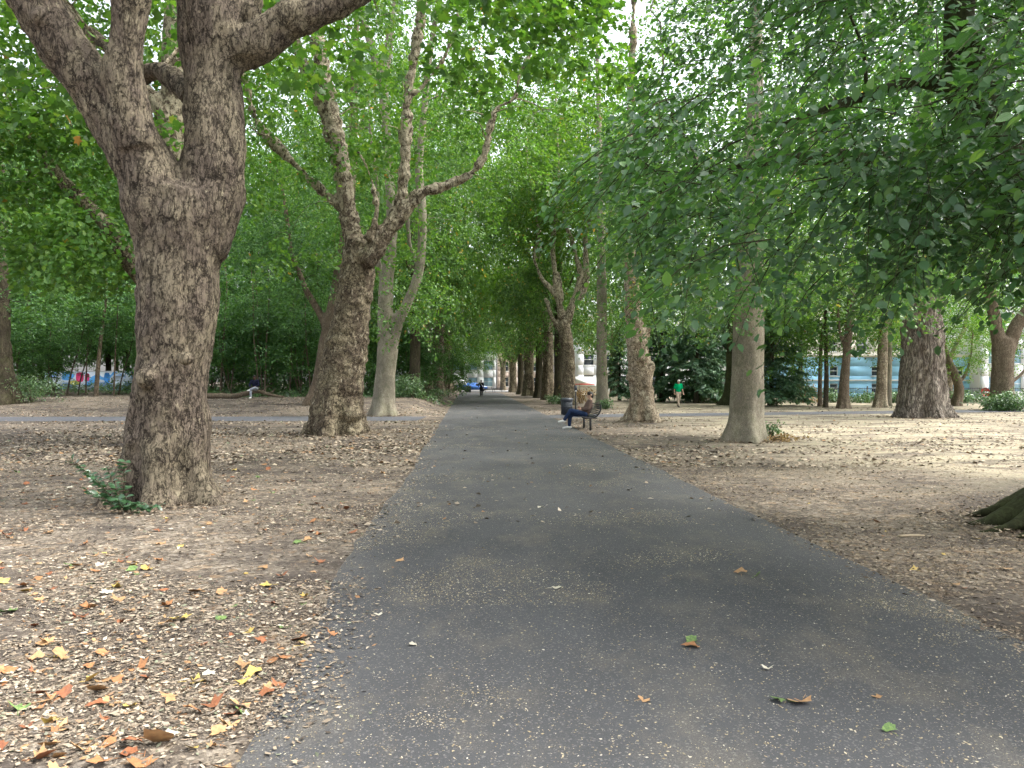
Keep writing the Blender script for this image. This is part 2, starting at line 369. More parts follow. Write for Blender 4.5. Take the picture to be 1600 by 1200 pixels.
def asphalt_mat(name, c0, c1):
    t = NT(name); o = t.obj()
    sp = t.noise(o, 160, 3, 0.8); big = t.noise(t.mapping(o, (1, 0.5, 1)), 0.6, 5, 0.6)
    st = t.vor(o, 120, 'F1', 'Color'); sb = t.n('SeparateColor'); t.l(st, sb.inputs[0])
    c = t.mix(t.ramp(big, [(0.35, 0), (0.65, 1)]), c0, c1)
    c = t.mix(0.6, c, t.ramp(sp, [(0.3, (0.55, 0.55, 0.55)), (0.7, (1.5, 1.5, 1.5))]), 'MULTIPLY')
    c = t.mix(t.ramp(sb.outputs[0], [(0.9, 0), (0.93, 0.5)]), c, (0.2, 0.19, 0.175))
    du = t.math('MULTIPLY', t.ramp(t.noise(t.mapping(o, (1.2, 0.7, 1)), 1.5, 6, 0.7), [(0.5, 0), (0.66, 0.4)]), t.ramp(sp, [(0.4, 0), (0.6, 1)]))
    c = t.mix(du, c, (0.25, 0.21, 0.145))
    return t.done(t.pbr(c, 0.82, 0.25, t.bump(sp, 0.35, 0.006)))
M['asphalt'] = asphalt_mat('asphalt', (0.05, 0.0505, 0.0515), (0.074, 0.0745, 0.0755))
M['asphalt2'] = asphalt_mat('asphalt_cross', (0.075, 0.078, 0.088), (0.095, 0.098, 0.108))

# ------------------------------------------------------------------ ground, walk, crossing path
def axis(pts):
    out = []
    for (a, b, s) in pts: out.append(np.arange(a, b, s))
    return np.unique(np.round(np.concatenate(out + [[pts[-1][1]]]), 4))
gx = axis([(-420, -60, 20), (-60, -20, 2), (-20, 20, 0.35), (20, 60, 2), (60, 420, 20)])
gy = axis([(-60, 0, 3), (0, 20, 0.3), (20, 50, 0.5), (50, 130, 2), (130, 700, 30)])
XX, YY = np.meshgrid(gx, gy, indexing='ij'); ZZ = ground_z(XX.ravel(), YY.ravel()).reshape(XX.shape)
nx, ny = XX.shape; idx = np.arange(nx * ny).reshape(nx, ny)
gf = np.stack([idx[:-1, :-1], idx[1:, :-1], idx[1:, 1:], idx[:-1, 1:]], -1).reshape(-1, 4)
tag(link('ground', mesh_np('ground', np.stack([XX, YY, ZZ], -1).reshape(-1, 3), [gf], M['ground'], True)), kind='structure')

def edge_wob(y, s):
    p = np.stack([np.zeros_like(y), y * 0.5, y * 0 + s], 1); q = np.stack([np.zeros_like(y), y * 2.7, y * 0 + s], 1)
    return 0.07 * vnoise(p, 3) + 0.035 * vnoise(q, 4)
def half_l(y): return 2.08 + 0.0075 * y + 0.12 * np.exp(-((y - 7.2) / 2.2) ** 2) + edge_wob(y, 1.5) * (y < 30)
def half_r(y): return 2.08 + 0.0075 * y + edge_wob(y, 8.5) * 0.6 * (y < 30)
py_ = axis([(-12, 22, 0.15), (22, 60, 0.6), (60, 112, 3)])
L = path_c(py_) - half_l(py_); Rr = path_c(py_) + half_r(py_)
ts = np.linspace(0, 1, 15); PX = L[:, None] * (1 - ts) + Rr[:, None] * ts
PZ = 0.014 + 0.03 * (1 - (2 * ts - 1) ** 2)[None, :] + 0 * PX
PY = np.repeat(py_[:, None], 15, 1); idx = np.arange(PX.size).reshape(PX.shape)
pf = np.stack([idx[:-1, :-1], idx[:-1, 1:], idx[1:, 1:], idx[1:, :-1]], -1).reshape(-1, 4)
tag(link('path', mesh_np('path', np.stack([PX, PY, PZ], -1).reshape(-1, 3), [pf], M['asphalt'], True)), kind='structure')
def cross(name, x):
    x = np.asarray(x); n = len(x); ts = np.linspace(-1, 1, 9)
    w = np.where(x < 0, 1.95, 1.5)
    CY = cross_mid(x)[:, None] + ts[None, :] * w[:, None]
    CXX = np.repeat(x[:, None], 9, 1); CZ = ground_z(CXX.ravel(), CY.ravel()).reshape(CXX.shape) + 0.012
    idx = np.arange(n * 9).reshape(n, 9)
    f = np.stack([idx[:-1, :-1], idx[1:, :-1], idx[1:, 1:], idx[:-1, 1:]], -1).reshape(-1, 4)
    tag(link(name, mesh_np(name, np.stack([CXX, CY, CZ], -1).reshape(-1, 3), [f], M['asphalt2'], True)), kind='structure')
cross('path', np.concatenate([np.arange(-50, -18, 1.0), np.arange(-18, -3.78, 0.4), [-3.8]]))
cross('path', np.concatenate([[0.42], np.arange(0.8, 20, 0.5), np.arange(20, 60, 1.5)]))

# ------------------------------------------------------------------ foliage
QUAD = (np.array([[0, 0, 0], [0.42, -0.36, 0.07], [1, 0, -0.06], [0.42, 0.36, 0.07]]), [np.array([[0, 1, 2], [0, 2, 3]])])
OVAL = (np.array([[0, 0, 0], [0.25, -0.29, 0.05], [0.68, -0.28, 0.05], [1, 0, -0.08], [0.68, 0.28, 0.05], [0.25, 0.29, 0.05]]), [np.array([[0, 1, 2, 3], [0, 3, 4, 5]])])
_l = [(0, 0), (0.1, -0.42), (0.34, -0.3), (0.62, -0.5), (0.66, -0.2), (1, 0), (0.66, 0.2), (0.62, 0.5), (0.34, 0.3), (0.1, 0.42)]
LOBE = (np.array([[x, y, 0.1 * abs(y) - 0.1 * x * x] for x, y in _l]), [np.array([[0, 1, 2, 3, 4, 5], [0, 5, 6, 7, 8, 9]])])
SHARD = (np.array([[0, 0.08, 0], [0.35, -0.2, 0.05], [1, -0.04, 0.07], [0.55, 0.24, -0.02]]), [np.array([[0, 1, 2], [0, 2, 3]])])
NEEDLE = (np.array([[0, 0, 0], [0.5, -0.16, 0], [1, 0, -0.1], [0.5, 0.16, 0]]), [np.array([[0, 1, 2], [0, 2, 3]])])
def norm(a): return a / (np.linalg.norm(a, axis=-1, keepdims=True) + 1e-9)
def leaf_mesh(name, pos, d, nrm, size, tpl, mat):
    tv, tf = tpl; d = norm(d); s = norm(np.cross(nrm, d)); n = np.cross(d, s); k = len(tv)
    V = pos[:, None, :] + size[:, None, None] * (tv[None, :, 0:1] * d[:, None] + tv[None, :, 1:2] * s[:, None] + tv[None, :, 2:3] * n[:, None])
    off = (np.arange(len(pos)) * k)
    F = [(off[:, None, None] + f[None]).reshape(-1, f.shape[1]) for f in tf]
    return mesh_np(name, V.reshape(-1, 3), F, mat)
def ell_pts(rng, ells, n, shell=0.45, zmin=None, keep=None):
    w = np.array([e[6] for e in ells], float); w /= w.sum(); out = []
    while sum(map(len, out)) < n:
        m = n * 2; k = rng.choice(len(ells), m, p=w); E = np.array([e[:6] for e in ells])[k]
        v = norm(rng.normal(size=(m, 3))); r = shell + (1 - shell) * rng.random(m) ** 0.6
        p = E[:, :3] + v * r[:, None] * E[:, 3:6]
        ok = np.ones(m, bool)
        if zmin is not None: ok &= p[:, 2] > (zmin(p) if callable(zmin) else zmin)
        if keep is not None: ok &= keep(p)
        out.append(p[ok])
    return np.concatenate(out)[:n]
def sprays(rng, clumps, axis_xy, sigma, per, nleaf, L, Wd, size, flat=0.5, droop=0.25, tilt=0.3, zmin=-9, keep=None, wild=0.7):
    nC = len(clumps); o = np.repeat(clumps, per, 0) + rng.normal(size=(nC * per, 3)) * np.array([sigma, sigma, sigma * 0.65])
    m = o[:, 2] > zmin
    if keep is not None: m &= keep(o)
    o = o[m]; nS = len(o)
    out = o - np.array([axis_xy[0], axis_xy[1], 0]); out[:, 2] = 0; out = norm(out)
    d = norm(out * 0.8 + rng.normal(size=(nS, 3)) * np.array([wild, wild, wild * 0.5]) + np.array([0, 0, -0.1]))
    up = np.array([0, 0, 1.0]) + rng.normal(size=(nS, 3)) * tilt; s = norm(np.cross(up, d)); n = np.cross(d, s)
    k = nleaf; rep = lambda a: np.repeat(a, k, 0)
    N = nS * k; u = rng.random(N); sg = np.where(rng.random(N) < 0.5, -1, 1.0); v = rng.random(N) * Wd * (1.05 - 0.7 * u)
    D, S, Nn = rep(d), rep(s), rep(n)
    pos = rep(o) + D * (u * L)[:, None] + S * (sg * v)[:, None] + Nn * (rng.normal(size=N) * 0.05 * L)[:, None]
    pos[:, 2] -= droop * L * (u ** 2 + (v / max(Wd, .01)) ** 2 * 0.4)
    ld = D * 0.6 + S * (sg * 0.7)[:, None] + rng.normal(size=(N, 3)) * 0.35 + np.array([0, 0, -droop * 0.8])
    ln = Nn * flat + rng.normal(size=(N, 3)) * (1 - flat) * 0.75 + np.array([0, 0, 0.25])
    sz = size * (0.7 + 0.6 * rng.random(N))
    return pos, ld, ln, sz, o, d

def grow(rng, skel, targets, base_r=0.05):
    "branches from the nearest piece of the skeleton to each clump: list of (P, R)"
    N = [np.asarray(p)[:, :3] for p, r in skel]; NP = np.concatenate(N); NR = np.concatenate([np.asarray(r) for p, r in skel])
    d0 = np.array([np.min(np.linalg.norm(NP - t, axis=1)) for t in targets]); out = []
    for i in np.argsort(d0):
        t = targets[i]; dv = t - NP; dist = np.linalg.norm(dv, axis=1)
        cost = dist + 0.6 * np.maximum(0, NP[:, 2] - t[2]) - 0.0 * NR
        j = int(np.argmin(cost)); a = NP[j]; Ls = dist[j]
        if Ls < 0.3: continue
        mid = (a + t) / 2 + np.array([0, 0, 0.16 * Ls]) + rng.normal(size=3) * 0.1 * Ls
        n = max(4, min(9, int(Ls / 0.5) + 3)); tt = np.linspace(0, 1, n)[:, None]
        P = a * (1 - tt) ** 2 + mid * 2 * tt * (1 - tt) + t * tt ** 2
        P[1:-1] += rng.normal(size=(n - 2, 3)) * 0.03 * Ls
        r0 = min(NR[j] * 0.6, 0.011 * Ls + 0.012, base_r * 2); R = np.linspace(r0, max(0.006, r0 * 0.25), n)
        out.append((P, R)); NP = np.vstack([NP, P[1:]]); NR = np.concatenate([NR, R[1:]])
    return out

DISP = {
 'plates': lambda V, N, s: -0.012 + 0.04 * fbm(V * 1.3, 3, s) + 0.022 * fbm(V * [6, 6, 3.0], 3, s + 5) + bark_cr(V, s, 13.0, 0.4, 0.012),
 'lumpy': lambda V, N, s: 0.06 * fbm(V * 1.1, 3, s) + 0.04 * fbm(V * [2.6, 2.6, 5.5], 3, s + 5) + bark_cr(V, s, 6.0, 1.0, 0.03),
 'smooth': lambda V, N, s: 0.03 * fbm(V * [1.4, 1.4, 0.6], 3, s) + 0.006 * fbm(V * 9, 2, s),
 'furrow': lambda V, N, s: 0.06 * fbm(V * 1.2, 3, s) + 0.03 * fbm(V * [7, 7, 1.6], 3, s + 3) + bark_cr(V, s, 6.0, 0.22, 0.05),
}
def bark_cr(V, s, sc, st, amp):
    q = V * [sc, sc, sc * st]; q = q + 0.9 * np.stack([vnoise(q * 0.6, s), vnoise(q * 0.6 + 9, s), vnoise(q * 0.6 + 5, s)], 1)
    f1, f2 = worley(q, s); return amp * (np.minimum(f2 - f1, 0.35) / 0.35 - 0.6)
def trunk_obj(root, limbs, voxel, style, mat, base_z, flare=None, seed=0, step=0.12, sides=20, extra=None, smooth_it=4, amp=1.0, cut_top=1e9):
    """limbs: list of (P, R) in world space; the first is the bole. Joined by a voxel union, roughened, parented to root."""
    loc = np.array(root.location); mb = MB()
    for k, (P, R) in enumerate(limbs):
        q, r = resample(P, R, max(step, voxel * 3))
        mb.tube(q - loc, r, sides if k == 0 else 12, flare=flare if k == 0 else None, base_z=base_z - loc[2])
    for (c, r) in (extra or []):
        bm = bmesh.new(); bmesh.ops.create_icosphere(bm, subdivisions=2, radius=1)
        v = np.array([x.co[:] for x in bm.verts]) * r + (np.asarray(c) - loc); f = np.array([[y.index for y in x.verts] for x in bm.faces]); bm.free(); mb.add(v, [f])
    V, F = remesh(mb, voxel, smooth_it); N = vnormals(V, F)
    V = V + N * (amp * DISP[style](V + seed * 3.7, N, seed))[:, None]
    return link('trunk', mesh_np('trunk', V, [F], mat, True), root)
def limb(nodes, d):
    "nodes (px, py, half width px[, distance]) -> world polyline with radii"
    P, R = [], []
    for n in nodes:
        dd = n[3] if len(n) > 3 else d; P.append(W(n[0], n[1], dd)); R.append(n[2] * dd / FPX)
    return np.array(P), np.array(R)
def lobes(rng, k=5): return [(int(rng.integers(2, 4)), rng.random() * 6.28, 0.25), (int(rng.integers(5, 7)), rng.random() * 6.28, 0.4), (int(rng.integers(8, 11)), rng.random() * 6.28, 0.2)]
def branches_obj(root, br, mat, sides=5, smooth=True):
    loc = np.array(root.location); mb = MB()
    for P, R in br: mb.tube(P - loc, R, sides, cap=False)
    o = mb.build('branches', mat, root, smooth); return tag(o, kind='stuff')
def crown_obj(root, lv, tpl, mat, name='crown'):
    loc = np.array(root.location); pos, ld, ln, sz = lv[:4]
    o = link(name, leaf_mesh(name, pos - loc, ld, ln, sz, tpl, mat), root); return tag(o, kind='stuff')
def skel(limbs, step=0.6):
    return [resample(P, R, step) for P, R in limbs]

# ------------------------------------------------------------------ the trees one can tell apart
def rng_(s): return np.random.default_rng(s)
def tree_root(name, label, cat, limbs, group=None):
    P = limbs[0][0]; x, y = P[0][0], P[0][1]
    z = gz(x, y); return thing(name, label, cat, (x, y, z), group)
def sink(limbs):
    "carry the foot of the bole a little below the ground"
    P, R = limbs[0]; p = P[0].copy(); p[2] = gz(p[0], p[1]) - 0.25
    P = np.vstack([p, P]); P[1][2] = max(P[1][2], p[2] + 0.35); R = np.concatenate([[R[0]], R]); limbs[0] = (P, R); return limbs

# --- the big plane tree on the left
d = 9.9
limbs = sink([
 limb([(254, 790, 62), (255, 740, 62), (259, 690, 60), (268, 600, 56), (277, 500, 57), (281, 420, 61), (287, 350, 68), (290, 305, 64)], d),
 limb([(266, 390, 50, 9.8), (247, 320, 50, 9.75), (224, 262, 48, 9.7), (196, 208, 46, 9.65), (162, 158, 43, 9.6), (122, 106, 41, 9.5), (78, 45, 40, 9.4), (30, -40, 42, 9.3), (-40, -170, 36, 9.1), (-120, -380, 28, 9), (-190, -640, 20, 8.8), (-230, -900, 9, 8.7)], d),
 limb([(215, 235, 36, 9.5), (197, 165, 35, 9.4), (192, 100, 33, 9.35), (200, 45, 30, 9.3), (207, -10, 34, 9.25), (214, -100, 32, 9.2), (240, -330, 26, 9.1), (250, -640, 18, 9), (265, -980, 8, 9)], d),
 limb([(305, 390, 54, 9.95), (328, 320, 53, 10), (337, 240, 48, 10), (337, 170, 46, 10), (333, 110, 46, 10), (330, 55, 53, 10), (326, 0, 55, 10), (318, -90, 48, 10.1), (330, -300, 40, 10.2), (340, -600, 30, 10.3), (320, -900, 18, 10.4), (310, -1150, 7, 10.5)], d),
 limb([(345, 85, 36, 10), (390, 76, 34, 10), (425, 55, 31, 10), (460, 30, 28, 10), (510, 8, 25, 10.1), (570, -22, 23, 10.2), (650, -70, 20, 10.4), (760, -170, 16, 10.8), (880, -330, 11, 11.2), (960, -480, 5, 11.5)], d),
 limb([(300, 150, 18, 10.3), (250, 110, 15, 10.8), (215, 120, 13, 11.2), (180, 85, 11, 11.8), (120, 30, 8, 12.5), (60, -60, 5, 13)], d),
])
R_ = rng_(1)
root = tree_root('plane_tree', 'massive rough-barked plane tree forking low, nearest on the left of the walk', 'tree', limbs)
trunk_obj(root, limbs, 0.035, 'plates', M['bark_plane'], gz(*limbs[0][0][0][:2]), flare=(0.55, 0.3, lobes(R_)), seed=1, sides=40, step=0.09,
          extra=[(W(385, 18, 10), 0.17), (W(395, 0, 10.0), 0.13), (W(60, 28, 9.1), 0.12), (W(230, 590, 9.4), 0.12), (W(290, 560, 9.4), 0.1), (W(205, 690, 9.5), 0.12)], smooth_it=4)
cl = np.concatenate([ell_pts(R_, [(-3.5, 10.5, 11.2, 6.5, 5.5, 4.6, 1)], 56, 0.5, 6.6), ell_pts(R_, [(-0.6, 12.5, 7.6, 3.0, 2.5, 1.5, 1), (-7.2, 12, 7.2, 2.2, 2, 1.6, 0.7), (1.6, 15, 9.4, 2.5, 2.5, 1.8, .8)], 26, 0.2, 6.2)])
lv = sprays(R_, cl, (-4.6, 9.9), 0.55, 7, 26, 0.8, 0.5, 0.15, 0.45, 0.3, 0.35, zmin=5.6)
branches_obj(root, grow(R_, skel(limbs[1:]), cl, 0.05), M['bark_plane2'])
crown_obj(root, lv, LOBE, M['leaf_plane'])

# --- second plane tree on the left, long bare limbs
d = 23.0
limbs = sink([
 limb([(526, 676, 37), (527, 640, 36), (533, 600, 34), (540, 550, 31.5), (548, 500, 29), (555, 450, 28.5), (561, 405, 27), (563, 375, 23)], d),
 limb([(558, 410, 16.80), (546, 345, 15.12), (540, 300, 15.96), (530, 240, 14.28), (518, 180, 13.02), (505, 110, 11.76), (494, 50, 10.50), (485, 0, 10.08), (470, -100, 8.40), (450, -280, 5.04), (440, -420, 2.52)], d),
 limb([(534, 270, 10.08), (515, 205, 9.24), (492, 140, 8.40), (470, 88, 7.56), (455, 50, 7.14), (428, -5, 6.30), (400, -120, 4.20), (380, -260, 2.10)], d),
 limb([(545, 335, 10.92), (512, 306, 8.82), (480, 276, 7.56), (445, 240, 6.72), (412, 206, 6.30), (392, 168, 5.46), (388, 140, 5.04), (376, 108, 3.36), (350, 60, 2.52)], d),
 limb([(572, 412, 15.96), (600, 368, 15.12), (625, 335, 13.02), (655, 305, 10.50), (700, 289, 7.56), (738, 270, 6.72), (758, 238, 5.88), (765, 202, 5.04), (776, 170, 5.04), (803, 154, 4.20), (813, 115, 4.20), (835, 75, 3.36), (866, 44, 2.52)], 22.5),
 limb([(603, 372, 11.76), (622, 325, 10.92), (632, 275, 10.08), (635, 212, 9.66), (637, 150, 9.24), (645, 100, 8.82), (655, 40, 7.98), (662, -20, 7.14), (670, -150, 5.46), (680, -320, 2.52)], d),
 limb([(637, 158, 5.04), (663, 132, 5.04), (690, 96, 4.37), (706, 60, 4.20), (715, 20, 3.86), (722, -40, 3.19), (740, -120, 1.68)], d),
 limb([(573, 372, 5.88), (588, 338, 4.62), (585, 300, 3.78), (572, 258, 2.52), (560, 238, 1.68)], 22.2),
])
R_ = rng_(2)
root = tree_root('plane_tree', 'leaning plane with knobbly flaking bole and long bare limbs, second left of the walk', 'tree', limbs)
trunk_obj(root, limbs, 0.058, 'lumpy', M['bark_plane2'], gz(*limbs[0][0][0][:2]), flare=(0.4, 0.5, lobes(R_)), seed=2, sides=36, step=0.12, smooth_it=3,
          extra=[(W(505, 640, 22.7), 0.3), (W(548, 650, 22.6), 0.28)])
cl = np.concatenate([ell_pts(R_, [(-4.5, 23, 14, 7, 6.5, 6, 1)], 125, 0.55, 6.5), ell_pts(R_, [(-2.3, 22.5, 8, 3.2, 2.5, 2.4, 1), (-6.5, 24, 7, 3, 2.5, 2, 0.6), (0.2, 23, 10, 2.5, 3, 2.5, 1)], 36, 0.3, 5.2)])
lv = sprays(R_, cl, (-5.2, 23), 0.75, 8, 34, 1.0, 0.6, 0.15, 0.45, 0.3, 0.4, zmin=4.8, keep=lambda p: ~((p[:, 1] < 24.6) & (p[:, 0] > -7) & (p[:, 0] < 1.6) & (p[:, 2] < 12.5)))
branches_obj(root, grow(R_, skel(limbs[1:]), cl, 0.05), M['bark_plane2'])
crown_obj(root, lv, OVAL, M['leaf_plane'])

# --- grey forked tree, third on the left
d = 35.0
limbs = sink([
 limb([(598, 648, 18), (600, 620, 16.5), (603, 580, 15.5), (606, 545, 16.5), (608, 525, 15)], d),
 limb([(602, 535, 12.5), (602, 490, 12), (604, 440, 11), (611, 390, 9.5), (612, 340, 8.5), (607, 260, 8), (603, 190, 8), (596, 130, 8), (577, 62, 6.5), (560, 0, 5.5), (545, -140, 3)], d),
 limb([(598, 140, 6.5), (606, 85, 6.5), (612, 30, 6), (616, -40, 5), (622, -200, 2.5)], d),
 limb([(612, 540, 11), (621, 505, 10), (634, 478, 9), (650, 440, 8.5), (658, 400, 7.5), (660, 330, 7), (655, 262, 6.5), (662, 180, 6), (670, 100, 5.5), (682, 20, 5), (700, -140, 2.5)], d),
 limb([(604, 450, 7), (592, 415, 6), (585, 370, 5), (590, 300, 4), (580, 220, 3), (575, 140, 2.5)], 35.6),
 limb([(656, 420, 4.5), (640, 380, 4), (636, 320, 3.5), (628, 230, 3), (630, 120, 2.5)], 35.5),
])
R_ = rng_(3)
root = tree_root('forked_tree', 'smooth grey forked tree with a tuft of leaves in its fork, beside the crossing path', 'tree', limbs)
trunk_obj(root, limbs, 0.075, 'smooth', M['bark_grey'], gz(*limbs[0][0][0][:2]), flare=(0.5, 0.3, lobes(R_)), seed=3, sides=28, step=0.2)
cl = np.concatenate([ell_pts(R_, [(-5.0, 35.5, 15, 6.5, 6, 8, 1)], 135, 0.5, 8), ell_pts(R_, [(-4.8, 34.6, 4.7, .7, .5, .5, 1), (-4.4, 34.7, 6.6, .5, .5, .9, .7)], 7, 0.1)])
lv = sprays(R_, cl, (-5.8, 35), 0.8, 8, 32, 1.1, 0.6, 0.14, 0.45, 0.35, 0.4, zmin=3.6)
branches_obj(root, grow(R_, skel(limbs[1:]), cl, 0.05), M['bark_grey'])
crown_obj(root, lv, QUAD, M['leaf_plane'])

# --- dark leaning trunk behind the second plane
d = 41.0
limbs = sink([
 limb([(496, 636, 17), (503, 590, 14), (511, 540, 13), (520, 495, 12), (529, 445, 11), (538, 385, 10), (548, 300, 8), (552, 200, 7), (556, 60, 5), (560, -80, 3)], d),
 limb([(513, 520, 7), (500, 490, 6), (478, 452, 5), (468, 425, 4.5), (455, 395, 4), (450, 355, 3.8), (444, 310, 3), (432, 260, 2)], d),
])
R_ = rng_(4)
root = tree_root('leaning_tree', 'dull brown leaning trunk with a crooked side limb, behind the second plane tree', 'tree', limbs)
trunk_obj(root, limbs, 0.07, 'smooth', M['bark_brown'], gz(*limbs[0][0][0][:2]), flare=(0.4, 0.4, lobes(R_)), seed=4, sides=20, step=0.25)
cl = np.concatenate([ell_pts(R_, [(-9.5, 41, 13, 6, 5, 7, 1)], 70, 0.45, 5), ell_pts(R_, [(-12, 41, 8.5, 2.6, 2, 2.4, 1)], 26, 0.3, 5)])
lv = sprays(R_, cl, (-10, 41), 0.85, 8, 30, 1.2, 0.6, 0.14, 0.5, 0.35, 0.4, zmin=4)
branches_obj(root, grow(R_, skel(limbs[1:]), cl, 0.05), M['bark_dark'])
crown_obj(root, lv, QUAD, M['leaf_wood'])

# --- plane hidden behind the first one; its pale limb reaches out to the left
d = 19.0
limbs = sink([
 limb([(262, 690, 36), (265, 620, 32), (266, 520, 30), (262, 450, 30), (262, 380, 27), (268, 250, 22), (272, 100, 18), (275, -100, 12), (278, -300, 5)], d),
 limb([(258, 490, 16), (228, 440, 15), (205, 412, 13), (170, 355, 11.5), (138, 322, 10.5), (105, 290, 9.5), (82, 262, 8.5), (68, 238, 7), (30, 205, 5), (-10, 180, 4), (-60, 120, 3)], 18.5),
 limb([(76, 250, 5), (55, 225, 4.5), (30, 190, 3.5), (10, 150, 2.5), (-20, 100, 1.5)], 18.3),
 limb([(82, 262, 4), (50, 266, 3.5), (15, 258, 2.5), (-15, 240, 1.5)], 18.4),
 limb([(270, 200, 14), (220, 135, 11), (150, 120, 9), (75, 112, 7.5), (20, 116, 6), (-40, 100, 5), (-110, 40, 3)], 18.8),
])
R_ = rng_(5)
root = tree_root('plane_tree', 'plane tree mostly hidden behind the nearest bole, its pale limb reaching out left', 'tree', limbs)
trunk_obj(root, limbs, 0.055, 'smooth', M['bark_plane2'], gz(*limbs[0][0][0][:2]), flare=(0.3, 0.4, lobes(R_)), seed=5, sides=24, step=0.2)
cl = np.concatenate([ell_pts(R_, [(-9.5, 19, 11.5, 6.5, 5, 5.5, 1), (-11.5, 19.5, 8.6, 3.6, 3, 2.8, .45)], 135, 0.4, 5.8), ell_pts(R_, [(-11.2, 18.3, 5.4, 2.2, 1.8, 1.6, 1), (-9.3, 18.2, 4.4, 0.9, 1.2, 0.9, 0.5)], 30, 0.25, 3.3)])
lv = sprays(R_, cl, (-8.5, 19), 0.7, 8, 30, 0.9, 0.55, 0.145, 0.45, 0.35, 0.4, zmin=3.2)
branches_obj(root, grow(R_, skel(limbs[1:]), cl, 0.05), M['bark_plane2'])
crown_obj(root, lv, QUAD, M['leaf_plane'])

# --- the beech at the right edge whose sprays hang over the view
bx, by = 6.5, 8.4
def PL(*n): return np.array([a[:3] for a in n], float), np.array([a[3] for a in n], float)
limbs = sink([
 PL((bx, by, 0, .52), (bx, by, .6, .50), (bx - .02, by, 1.4, .47), (bx - .06, by, 2.4, .46), (bx - .1, by, 3.6, .42), (bx, by + .1, 5.5, .36), (bx + .2, by + .2, 8, .26), (bx + .3, by, 11, .14), (bx + .3, by, 13.5, .05)),
 PL((bx - .1, by, 2.1, .34), (5.75, 8.2, 2.95, .31), (5.28, 8.05, 3.55, .27), (5.0, 8.0, 4.05, .24), (4.75, 7.95, 4.5, .21), (4.6, 7.9, 5.3, .16), (bx - 1.8, by - .4, 6.2, .13), (bx - 1.9, by - .5, 7.4, .09), (bx - 2.2, by - .6, 8.6, .03)),
 PL((4.75, 7.95, 4.5, .11), (bx - 2.3, by - .5, 4.65, .085), (bx - 2.9, by - .6, 4.45, .07), (bx - 3.6, by - .7, 4.2, .05), (bx - 4.3, by - .6, 3.95, .03), (bx - 4.9, by - .4, 3.6, .015)),
 PL((bx - .2, by, 3.4, .2), (bx - 1.0, by + 1.2, 4.2, .15), (bx - 2.2, by + 2.4, 4.7, .1), (bx - 3.5, by + 3.6, 4.8, .07), (bx - 4.6, by + 4.6, 4.4, .04), (bx - 5.3, by + 5.2, 3.8, .015)),
 PL((bx - .1, by, 3.0, .17), (bx - .9, by - 1.2, 3.9, .12), (bx - 1.7, by - 2.3, 4.2, .08), (bx - 2.4, by - 3.1, 4.0, .05), (bx - 3.0, by - 3.6, 3.5, .02)),
 PL((bx, by, 5.2, .18), (bx - 1.3, by + .6, 6.4, .12), (bx - 2.6, by + .9, 7.2, .07), (bx - 3.6, by + 1.2, 7.4, .03)),
 PL((bx - .1, by, 4.6, .16), (bx - 1.0, by - 1.4, 5.6, .11), (bx - 1.8, by - 2.6, 6.0, .06), (bx - 2.4, by - 3.3, 5.9, .025)),
 PL((bx, by, 3.8, .2), (bx + 1.4, by + .4, 5, .14), (bx + 3.2, by + .6, 5.8, .08), (bx + 4.8, by + .8, 5.6, .03)),
 PL((bx - .4, by - .3, .3, .22), (bx - .9, by - .5, .09, .12), (bx - 1.45, by - .65, -.03, .06)),
 PL((bx - .45, by + .1, .3, .22), (bx - 1.0, by + .1, .07, .13), (bx - 1.5, by + .05, -.05, .06)),
 PL((bx - .2, by - .45, .22, .2), (bx - .5, by - .95, .06, .12), (bx - .75, by - 1.5, -.04, .06)),
 PL((bx - .45, by - .15, .3, .16), (bx - .95, by - .2, .1, .1), (bx - 1.4, by - .32, .0, .06), (bx - 1.75, by - .3, -.05, .03)),
 PL((bx - .38, by - .4, .26, .16), (bx - .8, by - .8, .08, .1), (bx - 1.2, by - 1.15, -.01, .06), (bx - 1.5, by - 1.3, -.05, .03)),
 PL((bx - .45, by + .3, .3, .18), (bx - .95, by + .45, .08, .1), (bx - 1.4, by + .55, -.04, .05)),
])
R_ = rng_(6)
beech = root = tree_root('beech_tree', 'dark beech at the right edge with spreading roots and low leafy sprays overhead', 'tree', limbs)
trunk_obj(root, limbs, 0.048, 'smooth', M['bark_beech'], 0.0, flare=(0.3, 0.3, lobes(R_)), seed=6, sides=30, step=0.1, smooth_it=3, amp=1.3)
def skirt(p):
    "lowest hang of the sprays, ragged"
    x, y = p[:, 0], p[:, 1]
    base = 2.15 + 0.095 * np.maximum(0, np.hypot(x, y) - 4.5)
    return base + 0.35 * vnoise(np.stack([x * .9, y * .9, 0 * x], 1), 8)
def crown_edge(p, m=0.0):
    "left outline of the crowns right of the walk: bulging at half height, drawn in towards the top"
    e = (p[:, 2] - 1.55) / p[:, 1]
    return p[:, 0] / p[:, 1] > m + np.interp(e, [0.05, 0.14, 0.25, 0.33, 0.5, 0.8], [0.15, 0.135, 0.095, 0.13, 0.24, 0.45])
def off_path(p):
    "nothing hangs over the walk or right at the camera"
    return (np.hypot(p[:, 0], p[:, 1]) > 3.9) & (p[:, 1] > 0.5) & crown_edge(p, 0.03)
E = [(6.2, 9.2, 3.3, 5.6, 6.2, 5.4, 1)]
